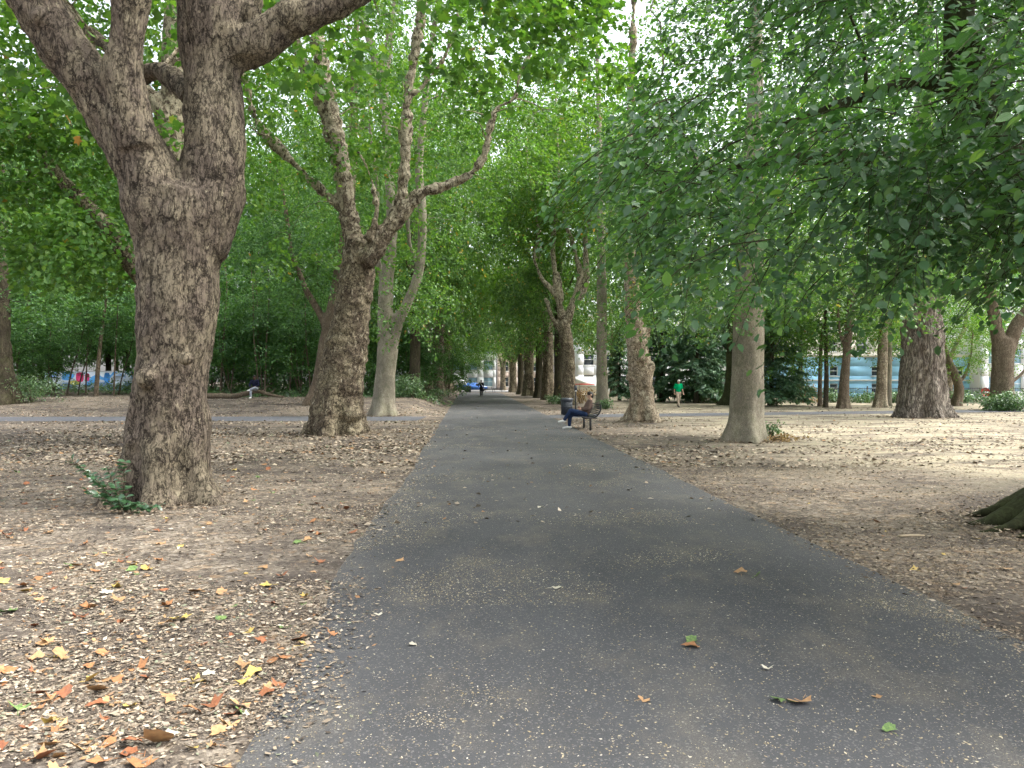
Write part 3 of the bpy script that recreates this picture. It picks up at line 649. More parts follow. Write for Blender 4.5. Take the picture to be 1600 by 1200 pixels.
cl = np.concatenate([ell_pts(R_, E, 135, 0.66, skirt, lambda p: off_path(p) & (p[:, 0] < 7.5)), ell_pts(R_, E, 45, 0.6, skirt, lambda p: p[:, 0] >= 7.5),
                     ell_pts(R_, [(3.6, 6.0, 3.1, 1.9, 1.5, 0.6, 1)], 16, 0.2, skirt, off_path), ell_pts(R_, [(4.3, 7, 5.2, 3, 2.5, 2.2, 1)], 40, 0.3, skirt, off_path)])
lv = sprays(R_, cl, (bx, by), 0.42, 9, 48, 0.85, 0.42, 0.074, 0.66, 0.55, 0.3, wild=0.4, zmin=2.0, keep=lambda p: off_path(p) & (p[:, 2] > 1.85 + 0.085 * np.hypot(p[:, 0], p[:, 1])))
br = grow(R_, skel(limbs[1:8], 0.4), cl, 0.03)
o_, d_ = lv[4], lv[5]
tw = []
dist = np.linalg.norm(o_ - np.array([0, 0, 1.55]), axis=1)
for i in np.argsort(dist)[:1100]:
    t_ = np.linspace(0, 1, 4)[:, None]; Pt = o_[i] + d_[i] * 0.85 * t_; Pt[:, 2] -= 0.55 * 0.85 * t_[:, 0] ** 2
    tw.append((Pt, np.linspace(0.005, 0.002, 4)))
branches_obj(root, br + tw, M['bark_beech'], 4)
pos, ld, ln, sz = lv[:4]
dist = np.linalg.norm(pos - np.array([0, 0, 1.55]), axis=1)
inview = (np.abs(pos[:, 0] / pos[:, 1]) < 0.66) & ((pos[:, 2] - 1.55) / pos[:, 1] < 0.49)
order = np.argsort(np.where(inview & (pos[:, 1] > 0.5), dist, 1e9))[:280]
rest = np.ones(len(pos), bool); rest[order] = False
crown = crown_obj(root, (pos[rest], ld[rest], ln[rest], sz[rest]), OVAL, M['leaf_beech'])
# the nearest leaves, one by one
def beech_leaf_mesh(k):
    r = random.Random(k); n = 7; V = []; F = []
    for i in range(n):
        u = i / (n - 1); w = 0.31 * math.sin(math.pi * min(1, max(0, u)) ** 0.85) ** 0.75 if 0 < i < n - 1 else 0.004
        zc = -0.14 * u * u + 0.02 * math.sin(6 * u + k)
        for s_ in (-1, 0, 1): V.append((u, s_ * w * (1 + 0.05 * r.uniform(-1, 1)), zc + 0.22 * w * abs(s_) + 0.015 * r.uniform(-1, 1)))
    for i in range(n - 1):
        for s_ in (0, 1): F.append((i * 3 + s_, i * 3 + s_ + 1, i * 3 + 4 + s_, i * 3 + 3 + s_))
    return mesh_np('leaf', np.array(V), [np.array(F)], M['leaf_beech_near'], True)
M['leaf_beech_near'] = None
def near_leaf_mat():
    t = NT('leaf_beech_near'); oi = t.n('ObjectInfo'); o = t.obj()
    c = t.ramp(oi.outputs['Random'], [(0, (0.04, 0.095, 0.036)), (0.6, (0.06, 0.135, 0.045)), (0.92, (0.095, 0.19, 0.055)), (1, (0.2, 0.33, 0.07))])
    sx = t.n('SeparateXYZ'); t.l(o, sx.inputs[0])
    ay = t.math('ABSOLUTE', sx.outputs[1])
    vein = t.ramp(t.math('FRACT', t.math('MULTIPLY', t.math('SUBTRACT', sx.outputs[0], t.math('MULTIPLY', ay, 0.7)), 9.0)), [(0, 1), (0.16, 0), (0.84, 0), (1, 1)])
    rib = t.ramp(ay, [(0.0, 1), (0.02, 0)])
    c = t.mix(t.math('MULTIPLY', t.math('MAXIMUM', rib, t.math('MULTIPLY', vein, 0.5)), 0.5), c, (0.16, 0.26, 0.11))
    p = t.pbr(c, 0.42, 0.4, t.bump(vein, 0.3, 0.03))
    tr = t.n('BsdfTranslucent'); t.l(t.mix(1.0, c, (1.2, 1.5, 0.5), 'MULTIPLY'), tr.inputs[0])
    m = t.n('MixShader'); m.inputs[0].default_value = 0.38; t.l(p, m.inputs[1]); t.l(tr.outputs[0], m.inputs[2]); return t.done(m.outputs[0])
M['leaf_beech_near'] = near_leaf_mat()
lms = [beech_leaf_mesh(k) for k in range(6)]
loc = np.array(root.location)
def frame(p, dvec, nvec, s):
    d1 = Vector(dvec).normalized(); s1 = Vector(nvec).cross(d1).normalized(); n1 = d1.cross(s1)
    m = Matrix((d1, s1, n1)).transposed().to_4x4(); return Matrix.Translation(Vector(p)) @ m @ Matrix.Diagonal((s, s, s, 1))
for q, i in enumerate(order):
    o = link('leaf', lms[q % 6], root); o.matrix_local = frame(pos[i] - loc, ld[i], ln[i], sz[i])

# --- right row
def simple_tree(name, label, d, specs, mat, style, voxel, seed, flare, crown_ells, ncl, leafmat_, per=8, nleaf=30, size=0.13, sigma=0.85, Ls=1.1, shell=0.5, zmin=3.0, clz=None, tpl=QUAD, extra=None, flat=0.5, droop=0.35, keep=None, group=None, amp=1.0, smooth_it=4, bmat=None):
    limbs = sink([limb(s_, d) for s_ in specs]); R_ = rng_(seed)
    root = tree_root(name, label, 'tree', limbs, group)
    trunk_obj(root, limbs, voxel, style, mat, gz(*limbs[0][0][0][:2]), flare=(flare[0], flare[1], lobes(R_)), seed=seed, sides=28, step=voxel * 3, extra=extra, amp=amp, smooth_it=smooth_it)
    if crown_ells:
        cl = ell_pts(R_, crown_ells, ncl, shell, clz if clz is not None else zmin + 0.4, keep)
        lv = sprays(R_, cl, limbs[0][0][0][:2], sigma, per, nleaf, Ls, Ls * 0.55, size, flat, droop, 0.4, zmin=zmin, keep=keep)
        branches_obj(root, grow(R_, skel(limbs), cl, 0.06), bmat or mat)
        crown_obj(root, lv, tpl, leafmat_)
    return root
simple_tree('lime_tree', 'smooth grey trunk with a small leafy shrub at its foot, right of the walk', 20.0,
 [[(1163, 688, 29), (1165, 650, 26), (1167, 600, 25), (1168, 540, 24), (1169, 480, 22.5), (1170, 420, 21), (1173, 350, 18), (1176, 250, 15), (1180, 100, 12), (1183, -100, 9), (1186, -330, 4)],
  [(1171, 400, 9), (1150, 350, 7), (1115, 290, 6), (1070, 220, 4.5), (1030, 130, 3)], [(1172, 380, 9), (1205, 320, 7), (1250, 250, 5), (1300, 160, 3.5)]],
 M['bark_grey'], 'smooth', 0.052, 11, (0.45, 0.35), [(6.2, 20, 10.5, 6.2, 5.5, 7.2, 1), (4.2, 19.5, 5.4, 3.0, 3, 2.2, .3), (9, 19.5, 5.8, 3, 3, 2.4, .22)], 140, M['leaf_lime'], per=9, nleaf=40, size=0.10, Ls=1.0, sigma=0.75, shell=0.5, zmin=3.0,
 keep=lambda p: (p[:, 2] > 3.0 + 0.55 * np.maximum(0, 1.4 - np.hypot(p[:, 0] - 6.1, p[:, 1] - 19))) & (crown_edge(p, .03) | (p[:, 2] > 12)))
simple_tree('plane_tree', 'pale gnarled plane trunk with bulges and splayed root toes beside the crossing path', 29.6,
 [[(1004, 658, 20), (1003, 630, 18.5), (1002, 600, 18), (1000, 570, 17.5), (996, 540, 17), (992, 510, 15.5), (988, 480, 14), (986, 430, 12), (982, 350, 9), (985, 200, 7), (990, 20, 5), (995, -150, 2.5)],
  [(1003, 548, 8), (1010, 528, 6.5), (1014, 512, 4)]],
 M['bark_pale'], 'lumpy', 0.045, 12, (0.6, 0.4), [(6.6, 29.6, 11, 4.6, 5, 6.5, 1)], 90, M['leaf_plane'], size=0.14, zmin=4.6, shell=0.5, keep=lambda p: p[:, 0] / p[:, 1] > .145,
 extra=[(W(1016, 572, 29.4), .2), (W(985, 590, 29.4), .18), (W(1010, 600, 29.2), .16), (W(982, 520, 29.5), .15), (W(1003, 560, 29.2), .17)], smooth_it=2, amp=0.8)
simple_tree('grey_tree', 'straight grey trunk with ivy at its foot, between the bench and the pale gnarled plane', 46.0,
 [[(942, 636, 10), (941, 600, 9), (940, 560, 8.8), (940, 500, 8.5), (940, 420, 7), (938, 300, 6), (935, 150, 4), (930, 0, 2)]],
 M['bark_grey'], 'smooth', 0.07, 13, (0.4, 0.4), [(7.6, 46, 11, 4, 5, 6.5, 1), (5.9, 44.8, 7.5, 1.2, 1.0, 4.5, .45)], 95, M['leaf_lime'], size=0.14, zmin=3.1, keep=lambda p: p[:, 0] / p[:, 1] > .117, Ls=1.3, sigma=1.0, shell=0.4)
simple_tree('plane_tree', 'plane tree with upswept bare limbs above the litter bin, right of the walk', 53.0,
 [[(890, 631, 11.5), (889, 600, 10.8), (888, 560, 10.2), (884, 525, 9.8), (880, 503, 9)],
  [(879, 520, 6), (868, 505, 4.5), (860, 490, 4), (856, 474, 3.3), (852, 466, 2.6)],
  [(880, 500, 5.5), (872, 470, 4.8), (862, 453, 4), (848, 437, 3.6), (838, 415, 3.4), (834, 399, 3.2), (840, 378, 3), (838, 335, 2.6), (830, 290, 2), (822, 230, 1.4)],
  [(879, 508, 6), (873, 470, 5.5), (868, 435, 4.8), (864, 395, 4.4), (866, 358, 3.8), (871, 320, 3.2), (872, 240, 2.4), (868, 150, 1.6)],
  [(874, 450, 3), (872, 425, 2.8), (880, 470, 2.5)],
  [(884, 512, 6), (893, 478, 6), (902, 452, 5.2), (906, 425, 4.5), (900, 402, 4), (894, 376, 3.4), (882, 345, 3), (880, 290, 2)],
  [(894, 476, 5.5), (910, 458, 5), (917, 435, 4.6), (915, 395, 4.2), (916, 362, 4), (926, 328, 3.2), (932, 270, 2.4), (936, 180, 1.5)]],
 M['bark_plane2'], 'lumpy', 0.07, 14, (0.35, 0.5), [(3.7, 53, 18, 6, 5, 7.5, 1), (4.5, 54, 14, 5, 4, 3, .3)], 165, M['leaf_plane_b'], size=0.19, zmin=10.4, Ls=1.3, sigma=1.0, shell=0.4, smooth_it=2, amp=0.7)
simple_tree('oak_tree', 'broad deeply furrowed trunk like a column, on the right beyond the dry grass', 33.6,
 [[(1441, 650, 33), (1441, 620, 31), (1441, 580, 30), (1441, 540, 29.5), (1440, 500, 29), (1440, 450, 28), (1440, 400, 24), (1442, 300, 18), (1445, 150, 13), (1450, -60, 6)],
  [(1440, 440, 16), (1490, 370, 12), (1545, 290, 11), (1560, 200, 9), (1570, 80, 6)], [(1438, 430, 15), (1400, 350, 11), (1350, 270, 8), (1300, 180, 5)]],
 M['bark_oak'], 'furrow', 0.07, 15, (0.35, 0.55), [(17.8, 33.6, 11.5, 7, 6, 6.5, 1), (15, 32, 6.5, 3, 3, 1.8, .12)], 105, M['leaf_lime'], size=0.13, zmin=4.5, Ls=1.2, sigma=0.95, shell=0.5, smooth_it=2)
simple_tree('slim_tree', 'slim dark trunk with a raised side branch, standing in front of the blue building', 45.0,
 [[(1317, 637, 8.5), (1319, 600, 7.2), (1322, 560, 6.8), (1326, 510, 6.2), (1330, 460, 5.5), (1335, 380, 4.5), (1340, 260, 3), (1345, 120, 1.5)], [(1323, 548, 3.4), (1314, 528, 3), (1310, 500, 2.8), (1308, 460, 2.2), (1300, 400, 1.5)]],
 M['bark_brown'], 'smooth', 0.06, 16, (0.5, 0.3), [(19.7, 45, 11, 4.5, 4, 6, 1)], 75, M['leaf_plane_b'], size=0.13, zmin=5.2, Ls=1.2, sigma=0.9, shell=0.35)
simple_tree('forked_tree', 'stout forked trunk rising from an ivy bush at the right edge', 43.0,
 [[(1565, 641, 18), (1566, 610, 16), (1567, 575, 15), (1568, 545, 16), (1570, 530, 14)], [(1563, 545, 11), (1556, 505, 9.5), (1546, 450, 8), (1541, 400, 7), (1545, 320, 5.5), (1550, 200, 4), (1555, 60, 2)],
  [(1575, 545, 11), (1588, 510, 10), (1612, 478, 9), (1645, 435, 7.5), (1680, 360, 6), (1700, 250, 4), (1710, 100, 2)], [(1572, 602, 4), (1590, 590, 3.2), (1610, 570, 2.4), (1640, 560, 1.5)]],
 M['bark_brown'], 'smooth', 0.06, 17, (0.35, 0.4), [(29, 43, 11.5, 5.5, 5, 6, 1)], 70, M['leaf_lime'], size=0.13, zmin=6.0, Ls=1.2, sigma=1.0, shell=0.4)
simple_tree('pale_tree', 'pale smooth trunk in front of the blue building, left of the furrowed trunk', 47.0,
 [[(1375, 638, 10), (1377, 610, 8.5), (1378, 580, 8), (1379, 540, 7.2), (1382, 470, 6), (1386, 380, 5), (1390, 250, 3), (1395, 100, 1.5)]],
 M['bark_pale'], 'smooth', 0.06, 18, (0.45, 0.3), [(23, 47.5, 9.5, 4, 3.5, 5.2, 1)], 60, M['leaf_plane_b'], size=0.12, zmin=3.6, Ls=1.1, sigma=0.9, shell=0.3)
simple_tree('thin_tree', 'thin grey trunk tight behind the pale smooth trunk', 49.5,
 [[(1387, 636, 6), (1388, 600, 5), (1389, 560, 4.6), (1391, 480, 4), (1394, 380, 3), (1398, 250, 1.5)]],
 M['bark_grey'], 'smooth', 0.06, 19, (0.4, 0.3), None, 0, None)
simple_tree('crooked_tree', 'small crooked dark tree curving left, right of the furrowed trunk', 50.0,
 [[(1494, 637, 8), (1498, 615, 7.2), (1496, 598, 6.5), (1489, 580, 5.8), (1481, 562, 5), (1474, 535, 4), (1468, 500, 3), (1462, 450, 2)], [(1496, 600, 3), (1508, 585, 2.5), (1516, 560, 1.8), (1520, 520, 1.2)]],
 M['bark_brown'], 'smooth', 0.05, 20, (0.35, 0.3), [(28.5, 50, 5.2, 3.4, 2.5, 2.8, 1), (29.5, 50, 3.2, 1.3, 1.2, 1.0, .25)], 50, M['leaf_plane_b'], size=0.11, zmin=2.2, Ls=0.9, sigma=0.6, shell=0.3)
simple_tree('dark_beech', 'dark mossy trunk with spreading roots behind the smooth grey trunk', 52.0,
 [[(1137, 632, 10), (1140, 610, 8.5), (1142, 570, 8), (1144, 520, 7.6), (1146, 470, 7), (1147, 420, 6), (1150, 330, 5), (1155, 200, 3), (1158, 60, 1.5)], [(1144, 505, 5), (1134, 482, 4.2), (1122, 458, 3.6), (1105, 420, 2.8), (1090, 370, 2)],
  [(1134, 622, 5), (1124, 632, 3.5), (1114, 637, 2.5)]],
 M['bark_beech'], 'smooth', 0.07, 21, (0.6, 0.5), [(15, 52, 11, 6, 5, 7, 1)], 85, M['leaf_lime'], size=0.13, zmin=4.2, Ls=1.3, sigma=1.0, shell=0.4)
simple_tree('far_left_tree', 'thick dark trunk at the left edge of the view behind a bush', 41.0,
 [[(2, 612, 22), (0, 580, 19), (-3, 530, 18), (-5, 470, 17), (-6, 380, 15), (-8, 250, 12), (-10, 100, 8), (-12, -100, 4)]],
 M['bark_dark'], 'furrow', 0.08, 22, (0.35, 0.5), [(-27, 41, 11, 6.5, 5, 6.5, 1)], 85, M['leaf_wood'], size=0.14, zmin=5.0, Ls=1.3, sigma=1.0, shell=0.35)

# ------------------------------------------------------------------ trees of the avenue, the thicket and the far side: a few builds, many copies
class Proto:
    def __init__(s, seed, specs, mat, style, voxel, flare, ells, ncl, lmat, per, nleaf, size, Ls, sigma, shell, zmin, tpl=QUAD, bmat=None, flat=0.5, droop=0.35, sides=16, simple=False, up=False):
        R_ = rng_(seed); s.parts = []
        limbs = [(np.array([n[:3] for n in q], float), np.array([n[3] for n in q], float)) for q in specs]
        mb = MB(); fl = (flare[0], flare[1], lobes(R_))
        for k, (P, R) in enumerate(limbs):
            if k == 0 or P[0][2] < 0.1: P = np.vstack([P[0] - [0, 0, .4], P]); R = np.concatenate([[R[0]], R])
            q, r = resample(P, R, voxel * 3 if not simple else 0.5); mb.tube(q, r, sides if k == 0 else max(5, sides // 2), flare=fl if k == 0 else None)
        if simple: s.parts.append(('trunk', mb.mesh('trunk', mat, True), None))
        else:
            V, F = remesh(mb, voxel, 2); N = vnormals(V, F); V = V + N * (0.8 * DISP[style](V + seed, N, seed))[:, None]
            s.parts.append(('trunk', mesh_np('trunk', V, [F], mat, True), None))
        if ncl:
            cl = ell_pts(R_, ells, ncl, shell, zmin + 0.3)
            lv = sprays(R_, cl, (0, 0), sigma, per, nleaf, Ls, Ls * 0.55, size, flat, droop, 0.4, zmin=zmin)
            mb = MB()
            for P, R in grow(R_, skel(limbs), cl, 0.06): mb.tube(P, R, 4, cap=False)
            s.parts.append(('branches', mb.mesh('branches', bmat or mat, True), 'stuff'))
            s.parts.append(('crown', leaf_mesh('crown', lv[0], lv[1], lv[2], lv[3], tpl, lmat), 'stuff'))
    def place(s, name, label, x, y, rz=0.0, sc=1.0, cat='tree', group=None, scz=None, dz=0.0, lmat=None, skip=()):
        r = thing(name, label, cat, (x, y, gz(x, y) + dz), group, rz); r.scale = (sc, sc, scz or sc)
        for nm, me, kd in s.parts:
            if nm in skip: continue
            o = link(nm, me, r)
            if kd: o['kind'] = kd
        return r
PA = Proto(31, [[(0, 0, 0, .6), (0, 0, 1, .55), (.05, 0, 3, .5), (.1, .05, 4.6, .52)],
                [(.0, 0, 4.2, .36), (-.7, .1, 6, .28), (-1.1, .3, 8.5, .22), (-1.0, .5, 11.5, .16), (-1.4, .6, 15, .09), (-1.6, .6, 18.5, .03)],
                [(.2, 0, 4.3, .34), (.9, -.2, 6, .26), (1.9, -.5, 8, .2), (2.3, -.7, 11, .14), (2.8, -.8, 14.5, .05)],
                [(.1, .1, 4.6, .3), (.2, .8, 7, .24), (.1, 1.1, 10, .18), (.3, 1.4, 14, .1), (.4, 1.6, 18, .04)],
                [(-.6, .1, 5.8, .16), (-1.9, -.3, 7.0, .12), (-3.0, -.6, 8.8, .08), (-3.4, -.7, 11, .03)]],
           M['bark_plane2'], 'lumpy', 0.09, (0.35, 0.6), [(0, 0, 12.5, 5.8, 5.8, 8, 1), (0, 0, 7.5, 4.6, 4.6, 2.2, .2)], 95, M['leaf_plane_b'], 8, 34, 0.21, 1.35, 0.95, 0.45, 5.6)
PB = Proto(32, [[(0, 0, 0, .45), (0, 0, 1, .38), (.03, 0, 4, .34), (-.05, .05, 8, .26), (.1, 0, 13, .14), (0, 0, 18, .04)], [(.0, 0, 5, .16), (1.2, .4, 7, .1), (2.6, .8, 9, .04)], [(.0, 0, 5.6, .15), (-1.2, -.4, 7.6, .1), (-2.6, -.2, 9.5, .04)]],
           M['bark_dark'], 'smooth', 0.09, (0.5, 0.4), [(0, 0, 11, 4.9, 4.9, 8, 1), (0, 0, 5.5, 4.2, 4.2, 2.2, .28)], 105, M['leaf_lime'], 8, 36, 0.18, 1.25, 0.9, 0.45, 3.3)
PW = Proto(33, [[(0, 0, 0, .26), (.1, 0, 1.5, .22), (.0, .2, 5, .18), (.2, .1, 9, .12), (.1, 0, 14, .04)], [(.0, .1, 3.5, .1), (-1.1, .3, 5.5, .07), (-2.2, .4, 7.5, .03)]],
           M['bark_dark'], 'smooth', 0.09, (0.4, 0.35), [(0, 0, 8.2, 4.6, 4.6, 6.8, 1), (0, 0, 3.6, 3.6, 3.6, 1.8, .25)], 100, M['leaf_wood'], 8, 32, 0.17, 1.2, 0.85, 0.4, 1.9)
PW2 = Proto(34, [[(0, 0, 0, .2), (-.1, 0, 2, .17), (.2, .1, 6, .13), (.0, .1, 12, .04)]], M['bark_dark'], 'smooth', 0.08, (0.4, 0.3), [(0, 0, 8.5, 3.8, 3.8, 6, 1)], 80, M['leaf_plane'], 8, 30, 0.15, 1.1, 0.8, 0.4, 2.6)
PU = Proto(35, [[(0, 0, 0, .05), (.2, .1, 1.5, .04), (.5, .2, 3.6, .02)], [(0.05, 0, 0, .045), (-.4, .1, 1.6, .035), (-.7, -.1, 3.8, .015)], [(0, .05, 0, .04), (0, .5, 1.7, .03), (-.1, .8, 4.2, .012)]],
           M['bark_brown'], 'smooth', 0.1, (0.1, 0.2), [(0, 0, 2.6, 2.1, 2.1, 2.2, 1)], 46, M['leaf_wood'], 7, 26, 0.13, 0.8, 0.4, 0.25, 0.35, simple=True, sides=6)
PS = [Proto(36 + k, [[(0, 0, 0, .06), (.15 * a, .05, 1.5, .052), (.5 * a, .1, 3.4, .042), (.75 * a + .1, .1, 6, .025), (.8 * a, 0, 8, .01)]], M['bark_brown'] if k != 1 else M['bark_dark'], 'smooth', 0.1, (0.2, 0.2), [(.7 * a, 0, 5.6, 1.5, 1.5, 2.2, 1)], 16, M['leaf_wood'], 6, 22, 0.13, 0.8, 0.4, 0.3, 2.8, simple=True, sides=7) for k, a in enumerate((-0.6, 1.6, 0.15))]
def conifer(seed):
    R_ = rng_(seed); s = Proto.__new__(Proto); s.parts = []
    mb = MB(); q, r = resample([(0, 0, -.3), (0, 0, 1), (.05, 0, 5), (0, 0, 10)], [.22, .18, .12, .02], .5); mb.tube(q, r, 9, flare=(.4, .25, lobes(R_)))
    s.parts.append(('trunk', mb.mesh('trunk', M['bark_dark'], True), None))
    bb = MB(); pos, ld, ln = [], [], []
    for z in np.arange(0.9, 9.6, 0.3):
        for k in range(5):
            a = R_.random() * 6.283; Lb = (2.9 * (1 - z / 10.2) + .25) * (0.75 + .4 * R_.random()); n = 7; t_ = np.linspace(0, 1, n)
            P = np.stack([np.cos(a) * Lb * t_, np.sin(a) * Lb * t_, z + .25 * t_ - Lb * .32 * t_ ** 1.6], 1); bb.tube(P, np.linspace(.025, .006, n), 4, cap=False)
            m = int(30 * Lb) + 5; u = R_.random(m) ** 0.7; c = np.stack([np.interp(u, t_, P[:, j]) for j in range(3)], 1)
            sd_ = np.array([-math.sin(a), math.cos(a), 0]); ou = np.array([math.cos(a), math.sin(a), -.35]); sg = np.where(R_.random(m) < .5, -1., 1.)
            pos.append(c + R_.normal(size=(m, 3)) * .05); ld.append(ou * .6 + sd_ * (sg * .8)[:, None] + R_.normal(size=(m, 3)) * .3 + [0, 0, -.25]); ln.append(R_.normal(size=(m, 3)) * .5 + [0, 0, 1])
    pos, ld, ln = map(np.concatenate, (pos, ld, ln))
    s.parts.append(('branches', bb.mesh('branches', M['bark_dark']), 'stuff'))
    s.parts.append(('crown', leaf_mesh('crown', pos, ld, ln, .3 + .25 * R_.random(len(pos)), NEEDLE, M['leaf_conifer']), 'stuff')); return s
PC = conifer(40)
def XY(px, d): return ((px - CX) / FPX * d, d)

# left row going away, then right row going away
for k, (px, dd, P, sc, rz, lab) in enumerate([
    (648, 49, PB, .95, .4, 'dark tree behind the round bush, left of the walk'),
    (664, 58, PA, .95, 2.2, 'plane trunk rising behind the round bush, left of the walk'),
    (684, 66, PA, .9, 0.2, 'twin-stemmed plane bole, last large trunk left of the walk before the far street'),
    (690, 80, PB, .95, 1.0, 'dark narrow trunk just beyond the twin-stemmed plane on the left'),
    (699, 94, PA, 1.1, 4.1, 'farthest pale trunk on the left side of the walk'),
    (704, 112, PB, 1.15, 3.0, 'low-branching tree at the far left end of the walk'),
    (873, 59, PB, .95, 2.6, 'dark trunk just left of the plane above the litter bin'),
    (856, 66, PA, .95, 1.2, 'pale plane trunk second along the right row beyond the bin'),
    (842, 76, PB, 1.0, 0.6, 'dark trunk in the right row between two pale planes'),
    (826, 86, PA, 1.05, 5.2, 'pale plane trunk far along the right row'),
    (814, 98, PB, 1.1, 2.0, 'last dark trunk of the right row'),
    (802, 116, PA, 1.0, 3.3, 'farthest tree on the right, light green against the street'),
    (722, 137, PB, 1.0, 1.3, 'street tree left of the walk end, across the road'), (786, 134, PA, .9, 4.3, 'street tree right of the walk end, across the road')]):
    x, y = XY(px, dd); P.place('plane_tree' if P is PA else 'lime_tree', lab, x, y, rz, sc, group='trees lining the walk', scz=sc * (1.35 if dd < 110 else 1.0))
# second row of the far right side
for (px, dd, P, sc, rz, nm, lab) in [
    (1030, 74, PW2, 1.1, .3, 'background_tree', 'light green tree far behind the man in the green shirt'),
    (960, 82, PA, .9, 1.3, 'background_tree', 'tree far behind the straight grey trunk'),
    (1180, 66, PW2, 1.1, 2.3, 'background_tree', 'leafy tree behind the smooth grey trunk, before the buildings'),
    (1250, 60, PW2, 1.05, 4.3, 'background_tree', 'leafy tree left of the slim dark trunk, before the blue building'),
    (1410, 63, PW2, 1.1, 5.3, 'background_tree', 'leafy tree behind the furrowed trunk, before the blue building'),
    (1480, 70, PA, .8, .3, 'background_tree', 'tall tree behind the small crooked tree'),
    (1620, 60, PW2, 1.0, 1.9, 'background_tree', 'leafy tree behind the stout forked trunk at the right edge'),
    (1290, 47.5, PW2, .85, 3.9, 'pale_tree', 'pale straight trunk tight beside the dark conifer pole')]:
    x, y = XY(px, dd); P.place(nm, lab, x, y, rz, sc)
for (px, dd, sc, lab) in [(1088, 57, 1.0, 'dark drooping conifer just right of the man in the green shirt'), (1034, 60, .95, 'dark drooping conifer just left of the man in the green shirt'),
                          (1115, 62, 1.05, 'dark conifer behind the mossy trunk'), (1205, 51, .95, 'conifer with a bare lower pole, right of the smooth grey trunk'),
                          (968, 64, .62, 'small blue-green conifer left of the gnarled plane'), ]:
    x, y = XY(px, dd); PC.place('conifer_tree', lab, x, y, px * .37, sc, group='conifers on the far lawn')
# the thicket on the left
R_ = rng_(50); pts = []
def far_ok(x, y, m): return all((x - a) ** 2 + (y - b) ** 2 > m * m for a, b in pts)
while len(pts) < 34:
    y = R_.uniform(57, 92); px = R_.uniform(-90, 600); x = XY(px, y)[0]
    if x < -0.0525 * y - 7 and far_ok(x, y, 4.3): pts.append((x, y))
for k, (x, y) in enumerate(pts):
    (PW, PW2, PW)[k % 3].place('woodland_tree', 'leafy tree in the dark thicket behind the left-hand trunks', x, y, R_.uniform(0, 6.28), R_.uniform(1.0, 1.35), group='trees of the thicket', scz=R_.uniform(1.35, 2.0))
pts2 = []
for (px, dd, sc) in [(30, 50, 1), (85, 52, .9), (360, 50, 1.1), (425, 51, 1.2), (470, 49, 1.1), (555, 50, 1.2), (640, 53, 1.0), (610, 56, 1.2), (330, 55, 1.3), (398, 56, 1.3), (450, 57, 1.2), (520, 56, 1.2), (240, 54, 1.0), (-40, 50, 1.2), (700, 70, .9), (668, 52, .7), (270, 60, 1.2), (490, 64, 1.3), (575, 66, 1.3)]:
    x, y = XY(px, dd); PU.place('understory_shrub', 'tall leafy shrub growing among the thin stems of the thicket', x, y, px * .7, sc, 'shrub', group='shrubs of the thicket')
saps = [(105, 49, 1, 1.0, 'slanting dark sapling leaning right, near the coloured wall on the left'), (122, 50, 1, .8, 'shorter slanting sapling beside the leaning one on the left'),
        (134, 51, 2, .9, 'upright thin stem just right of the slanting saplings'), (178, 50, 2, 1.0, 'thin stem left of the nearest bole, first of a close pair'), (186, 51.5, 1, .9, 'thin stem left of the nearest bole, second of a close pair'),
        (404, 48, 0, 1.1, 'pale thin stem right of the person sitting on the log'), (410, 49, 0, 1.0, 'second pale thin stem right of the person on the log'), (414, 48, 2, 1.1, 'third pale thin stem right of the person on the log'),
        (453, 49, 2, 1.0, 'thin stem midway between the log and the leaning trunk'), (485, 48, 0, 1.0, 'thin stem close to the left of the leaning trunk'), (345, 50, 2, 1.6, 'dark thicker stem right of the nearest bole'), (75, 51, 2, 1.0, 'thin stem above the fern-like bush on the left'),
        (463, 52, 1, .9, 'thin forked stem left of the leaning trunk'), (1281, 48.5, 2, 2.4, 'straight dark pole of a young tree before the blue building'), (150, 49, 2, 2.6, 'short stout dark trunk between the coloured wall and the nearest bole')]
for px, dd, k, sc, lab in saps:
    x, y = XY(px, dd); PS[k].place('sapling' if sc < 1.5 else 'young_tree', lab, x, y, 0.0, sc, 'sapling' if sc < 1.5 else 'tree', scz=min(sc, 1.15))

# ------------------------------------------------------------------ shrubs and ground cover
def shrub(name, label, x, y, r, h, n, size, mat, seed, tpl=QUAD, stems=7, cat='shrub', stem_mat='bark_brown', dz=0.0):
    R_ = rng_(seed); z = gz(x, y); root = thing(name, label, cat, (x, y, z))
    mb = MB(); tips = []
    for k in range(stems):
        a = R_.random() * 6.28; rr = r * (0.3 + .7 * R_.random()); P = np.array([(0, 0, -.05), (math.cos(a) * rr * .4, math.sin(a) * rr * .4, h * .5), (math.cos(a) * rr, math.sin(a) * rr, h * (.65 + .35 * R_.random()))])
        q, rd = resample(P, [.014 + .006 * h, .009 + .003 * h, .004], .15); mb.tube(q, rd, 5); tips.append(q[len(q) // 3:])
    mb.build('stem', M[stem_mat], root, True)['kind'] = 'stuff'
    tips = np.concatenate(tips); c = tips[R_.integers(0, len(tips), n // 8)] + R_.normal(size=(n // 8, 3)) * [r * .22, r * .22, h * .13]; c[:, 2] = np.clip(c[:, 2], .04, None)
    lv = sprays(R_, c, (0, 0), r * .08, 1, 8, r * .4, r * .2, size, .5, .35, .5, zmin=.02)
    o = link('foliage', leaf_mesh('foliage', lv[0], lv[1], lv[2], lv[3], tpl, mat), root); o['kind'] = 'stuff'; return root
x, y = XY(50, 42); shrub('bush', 'pale green fern-like bush on the bank at the far left', x, y, 1.35, 1.5, 3200, .12, M['leaf_ivy'], 61, NEEDLE)
